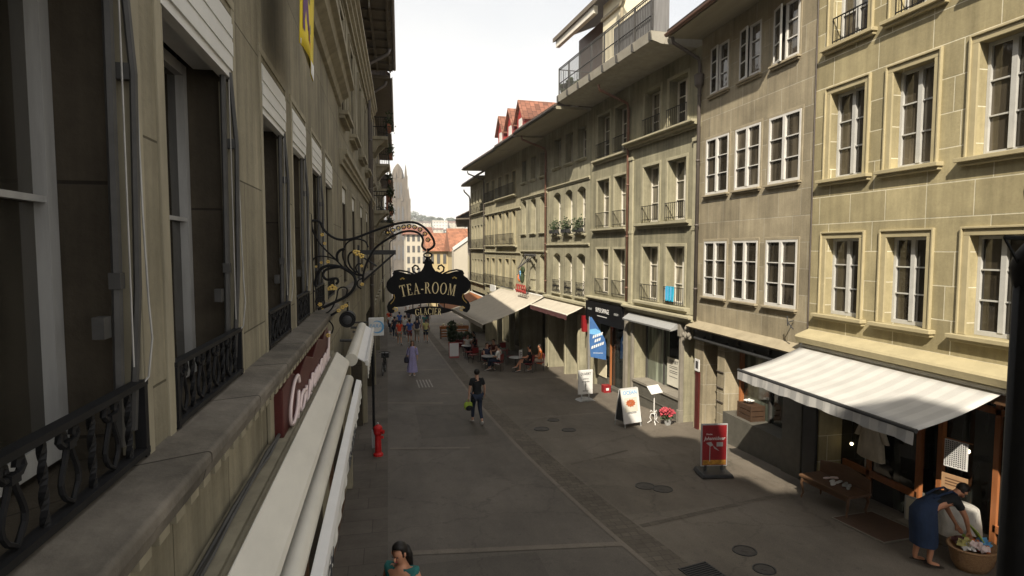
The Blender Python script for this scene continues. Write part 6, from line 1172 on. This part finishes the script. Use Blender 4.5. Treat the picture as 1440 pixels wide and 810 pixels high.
for i, (x, y, z, lab) in enumerate(((9.72, 10.7, 1.0, 'small glowing bulb inside the shop left of the linen garment'), (9.6, 8.02, 1.62, 'small glowing bulb in front of the patterned cloth'))):
    t = thing('bulb', lab, 'lamp', (x, y, on(y, z))); k = MB(); k.ell((0, 0, 0), .028, .028, .035, 10, 7); k.build('glass', 'bulb', t); k = MB(); k.tube([(0, 0, .03), (0, 0, .09)], .015, 6); k.tube([(0, 0, .09), (0, 0, .5)], .004, 4); k.build('socket', 'charcoal', t)
t = thing('dark_crate', 'dark wooden crate with a white dish in the house window beside the striped awning', 'crate', (9.45, 13.9, .12)); k = MB(); [k.box(-.2, .2, -.3, .3, z, z + .12) for z in (0, .14, .28)]; [k.box(x, x + .03, y, y + .03, 0, .42) for x in (-.21, .18) for y in (-.31, .28)]; k.build('slats', 'wood_deep', t)
t = thing('white_dish', 'white dish on the dark crate in the shop window', 'dish', (9.42, 13.95, .545)); k = MB(); k.lathe([(.04, 0), (.05, .01), (.13, .05), (.14, .06), (.04, .02)], n=18); k.build('bowl', 'board_white', t); k = MB(); k.ell((0, 0, .07), .05, .05, .04, 10, 6); k.build('knob', 'board_white', t)
# ------------------------------------------------------------------ end of the street, hill, cathedral
def far_house(label, x0, x1, y, z0, z1, wm, rm, ridge=3, rows=3, cols=4, dep=10, gable=False, name='far_house', grp=None):
    t = thing(name, label, 'building', ((x0 + x1) / 2, y, z0), 0, grp); w_ = (x1 - x0) / 2; h = z1 - z0; k = MB(); k.box(-w_, w_, 0, dep, 0, h); k.build('wall', wm, t)
    k = MB(); o_ = .5
    if gable: k.prism([(-w_ - o_, h - .3), (w_ + o_, h - .3), (0, h + ridge)], -.4, dep, 'y')
    else: k.prism([(-o_, h - .15), (dep + o_, h - .15), (dep * .5, h + ridge)], -w_ - o_, w_ + o_, 'x')
    k.build('roof', rm, t); 
    for i in range(rows):
        for j in range(cols):
            k = MB(); cx = -w_ + 2 * w_ * (j + .5) / cols; cz = h * (i + .5) / rows + .2; a_ = min(.45, w_ / cols * .5); b_ = min(.8, h / rows * .3); k.box(cx - a_, cx + a_, -.06, -.003, cz - b_, cz + b_); k.build('window', 'far_window', t)
    return t
far_house('pale dotted facade closing the street end left of the tea-room board', 3.6, 8.6, 118, -5.3, 7.6, 'far_wall', 'roof_red', 1.5, 6, 5, 12)
far_house('yellowish house with broad orange tiled roof beyond the bend', 6.6, 10.6, 96, -5, 4.4, 'far_yellow', 'roof_orange', 2.9, 3, 4, 9)
far_house('house with orange gable roof and pale barge boards at the right of the street end', 9.6, 14.2, 88, -4.6, 4.4, 'far_yellow', 'roof_orange', 3.4, 3, 3, 9)
t = thing('bargeboard_gable', 'pale sloping gable wall against the orange roof at the street end', 'gable', (10.3, 84, -4.4)); k = MB(); k.prism([(-1.2, 9.2), (1.6, 11.2), (1.6, 10.7), (-1.1, 8.8)], 0, .6, 'y'); k.build('barge_board', 'far_white', t); k = MB(); k.prism([(-1.0, 0), (1.6, 0), (1.6, 10.6), (-1.0, 8.8)], .2, 3, 'y'); k.build('wall', 'far_wall', t)
k = MB(); vs = []; nx, ny = 40, 24
for j in range(ny + 1):
    for i in range(nx + 1):
        x = -260 + 560 * i / nx; y = 420 + 600 * j / ny; q = min(1, j / ny * 1.25); vs.append((x, y, -16 + 62 * (q * q * (3 - 2 * q)) * (1 - .25 * abs(x - 40) / 300) + 2.5 * math.sin(x * .05 + j) * q))
k.add(vs, [(j * (nx + 1) + i, j * (nx + 1) + i + 1, (j + 1) * (nx + 1) + i + 1, (j + 1) * (nx + 1) + i) for j in range(ny) for i in range(nx)]); struct(k.build('hill', 'hill_green', smooth=True))
def hz(x, y):
    j = (y - 420) / 25.; q = min(1, j / ny * 1.25); return -16 + 62 * (q * q * (3 - 2 * q)) * (1 - .25 * abs(x - 40) / 300)
desc = ['white', 'cream', 'pale grey', 'ivory']; n_ = 0
for i, (x, y, wd, ht) in enumerate([(22, 560, 14, 12), (38, 590, 18, 14), (56, 570, 15, 11), (72, 600, 20, 13), (30, 640, 16, 13), (50, 660, 22, 15), (70, 670, 16, 12), (88, 650, 18, 13), (20, 690, 18, 14), (42, 720, 20, 13), (64, 730, 18, 14), (84, 740, 22, 12), (102, 700, 20, 13), (12, 620, 12, 14)]):
    far_house('%s block of flats on the far hill, %s' % (desc[i % 4], ['lowest at the left', 'low behind the first', 'low in the middle', 'low at the right', 'second tier at the left', 'widest in the second tier', 'second tier right of the widest', 'second tier far right', 'upper tier at the left', 'upper tier left of centre', 'upper tier right of centre', 'broad one in the upper tier', 'half hidden at the right roof edge', 'beside the cathedral tower'][i]), x - wd / 2, x + wd / 2, y, hz(x, y) - 3, hz(x, y) + ht * .75, ('far_white', 'far_wall')[i % 2], ('roof_brown', 'far_wall', 'roof_red')[i % 3], 1.5, 4, 5, 10, name='hill_house', grp='houses on the far hill')
def tree(label, x, y, h, r):
    t = thing('hill_tree', label, 'tree', (x, y, hz(x, y) - 1), 0, 'trees on the far hill'); k = MB(); k.tube([(0, 0, 0), (.3, 0, h * .6)], .6, 7, .3); k.build('trunk', 'wood_dark', t)
    puff('crown', 'leaf_far', t, (0, 0, h * .68), r, r, h * .36, 420, .8)
for i, (x, y, h, r) in enumerate([(24, 780, 12, 7), (34, 800, 16, 9), (45, 790, 12, 8), (58, 800, 10, 7), (70, 805, 9, 6), (84, 800, 10, 7), (48, 600, 13, 6), (62, 640, 12, 5)]): tree('dark green tree on the far hill, ' + ['leftmost on the crest', 'tallest on the crest', 'right of the tallest', 'crest above the middle houses', 'low crest one', 'crest at the right', 'between the lower blocks', 'between the middle blocks'][i], x, y, h, r)
# cathedral tower
t = thing('cathedral_tower', 'gothic stone cathedral tower with pinnacles rising beyond the left houses', 'tower', (7.2, 380, -10)); T = MB()
def stage(k, w_, z0, z1):
    k.box(-w_, w_, -w_, w_, z0, z1)
    for sx in (-1, 1):
        for sy in (-1, 1): k.box(sx * w_ - w_ * .16, sx * w_ + w_ * .16, sy * w_ - w_ * .16, sy * w_ + w_ * .16, z0, z1 + 1.5)
    for i in range(4): x = -w_ + 2 * w_ * (i + .5) / 4; k.box(x - .25, x + .25, -w_ - .5, -w_ + .05, z0, z1)
def pinn(k, x, y, z, w_, h): k.add([(x - w_, y - w_, z), (x + w_, y - w_, z), (x + w_, y + w_, z), (x - w_, y + w_, z), (x, y, z + h)], [(0, 1, 4), (1, 2, 4), (2, 3, 4), (3, 0, 4)])
stage(T, 6.4, 0, 44); T.build('lower_stage', 'spire_stone', t); k = MB(); stage(k, 5.0, 44.01, 58); k.build('belfry', 'spire_stone', t)
def pin_at(x, y, z, w_, h): k = MB(); pinn(k, x, y, z, w_, h); k.build('pinnacle', 'spire_stone', t)
for sx in (-1, -.35, .35, 1):
    for sy in (-1, 1): pin_at(sx * 6.2, sy * 6.2, 45.5 if abs(sx) == 1 else 44, .75, 8 if abs(sx) == 1 else 5); pin_at(sx * 4.8, sy * 4.8, 59.5 if abs(sx) == 1 else 58, .7, 8 if abs(sx) == 1 else 6)
k = MB(); k.lathe([(4.0, 58), (3.6, 61), (2.8, 64), (1.6, 66), (.4, 67.5)], n=8); k.build('spire', 'spire_stone', t)
for z in (8, 20, 32):
    for x in (-2.6, 0, 2.6): k = MB(); k.prism([(x - .5, z), (x + .5, z), (x + .5, z + 8), (x, z + 9), (x - .5, z + 8)], -7.0, -6.41, 'y'); k.build('lancet_window', 'far_window', t)
for x in (-1.8, 0, 1.8): k = MB(); k.prism([(x - .4, 46), (x + .4, 46), (x + .4, 55), (x, 56), (x - .4, 55)], -5.6, -5.01, 'y'); k.build('lancet_window', 'far_window', t)
for x in (-4.6, 4.6): k = MB(); k.prism([(-8.0, 0), (-6.4, 0), (-6.4, 40), (-7.0, 34), (-7.4, 20)], x - .5, x + .5, 'x'); k.build('buttress', 'spire_stone', t)
# ------------------------------------------------------------------ haze in the valley air
k = MB(); k.box(-330, 330, -32, 1010, -20, 95); hz_ = k.build('haze', 'black'); hz_['kind'] = 'stuff'
m = bpy.data.materials.new('haze'); m.use_nodes = True; nt = m.node_tree; nt.nodes.clear(); o_ = N(nt, 'ShaderNodeOutputMaterial'); v_ = N(nt, 'ShaderNodeVolumePrincipled'); v_.inputs['Color'].default_value = (.93, .94, .96, 1); v_.inputs['Density'].default_value = .00045; nt.links.new(v_.outputs[0], o_.inputs['Volume'])
hz_.data.materials.clear(); hz_.data.materials.append(m)
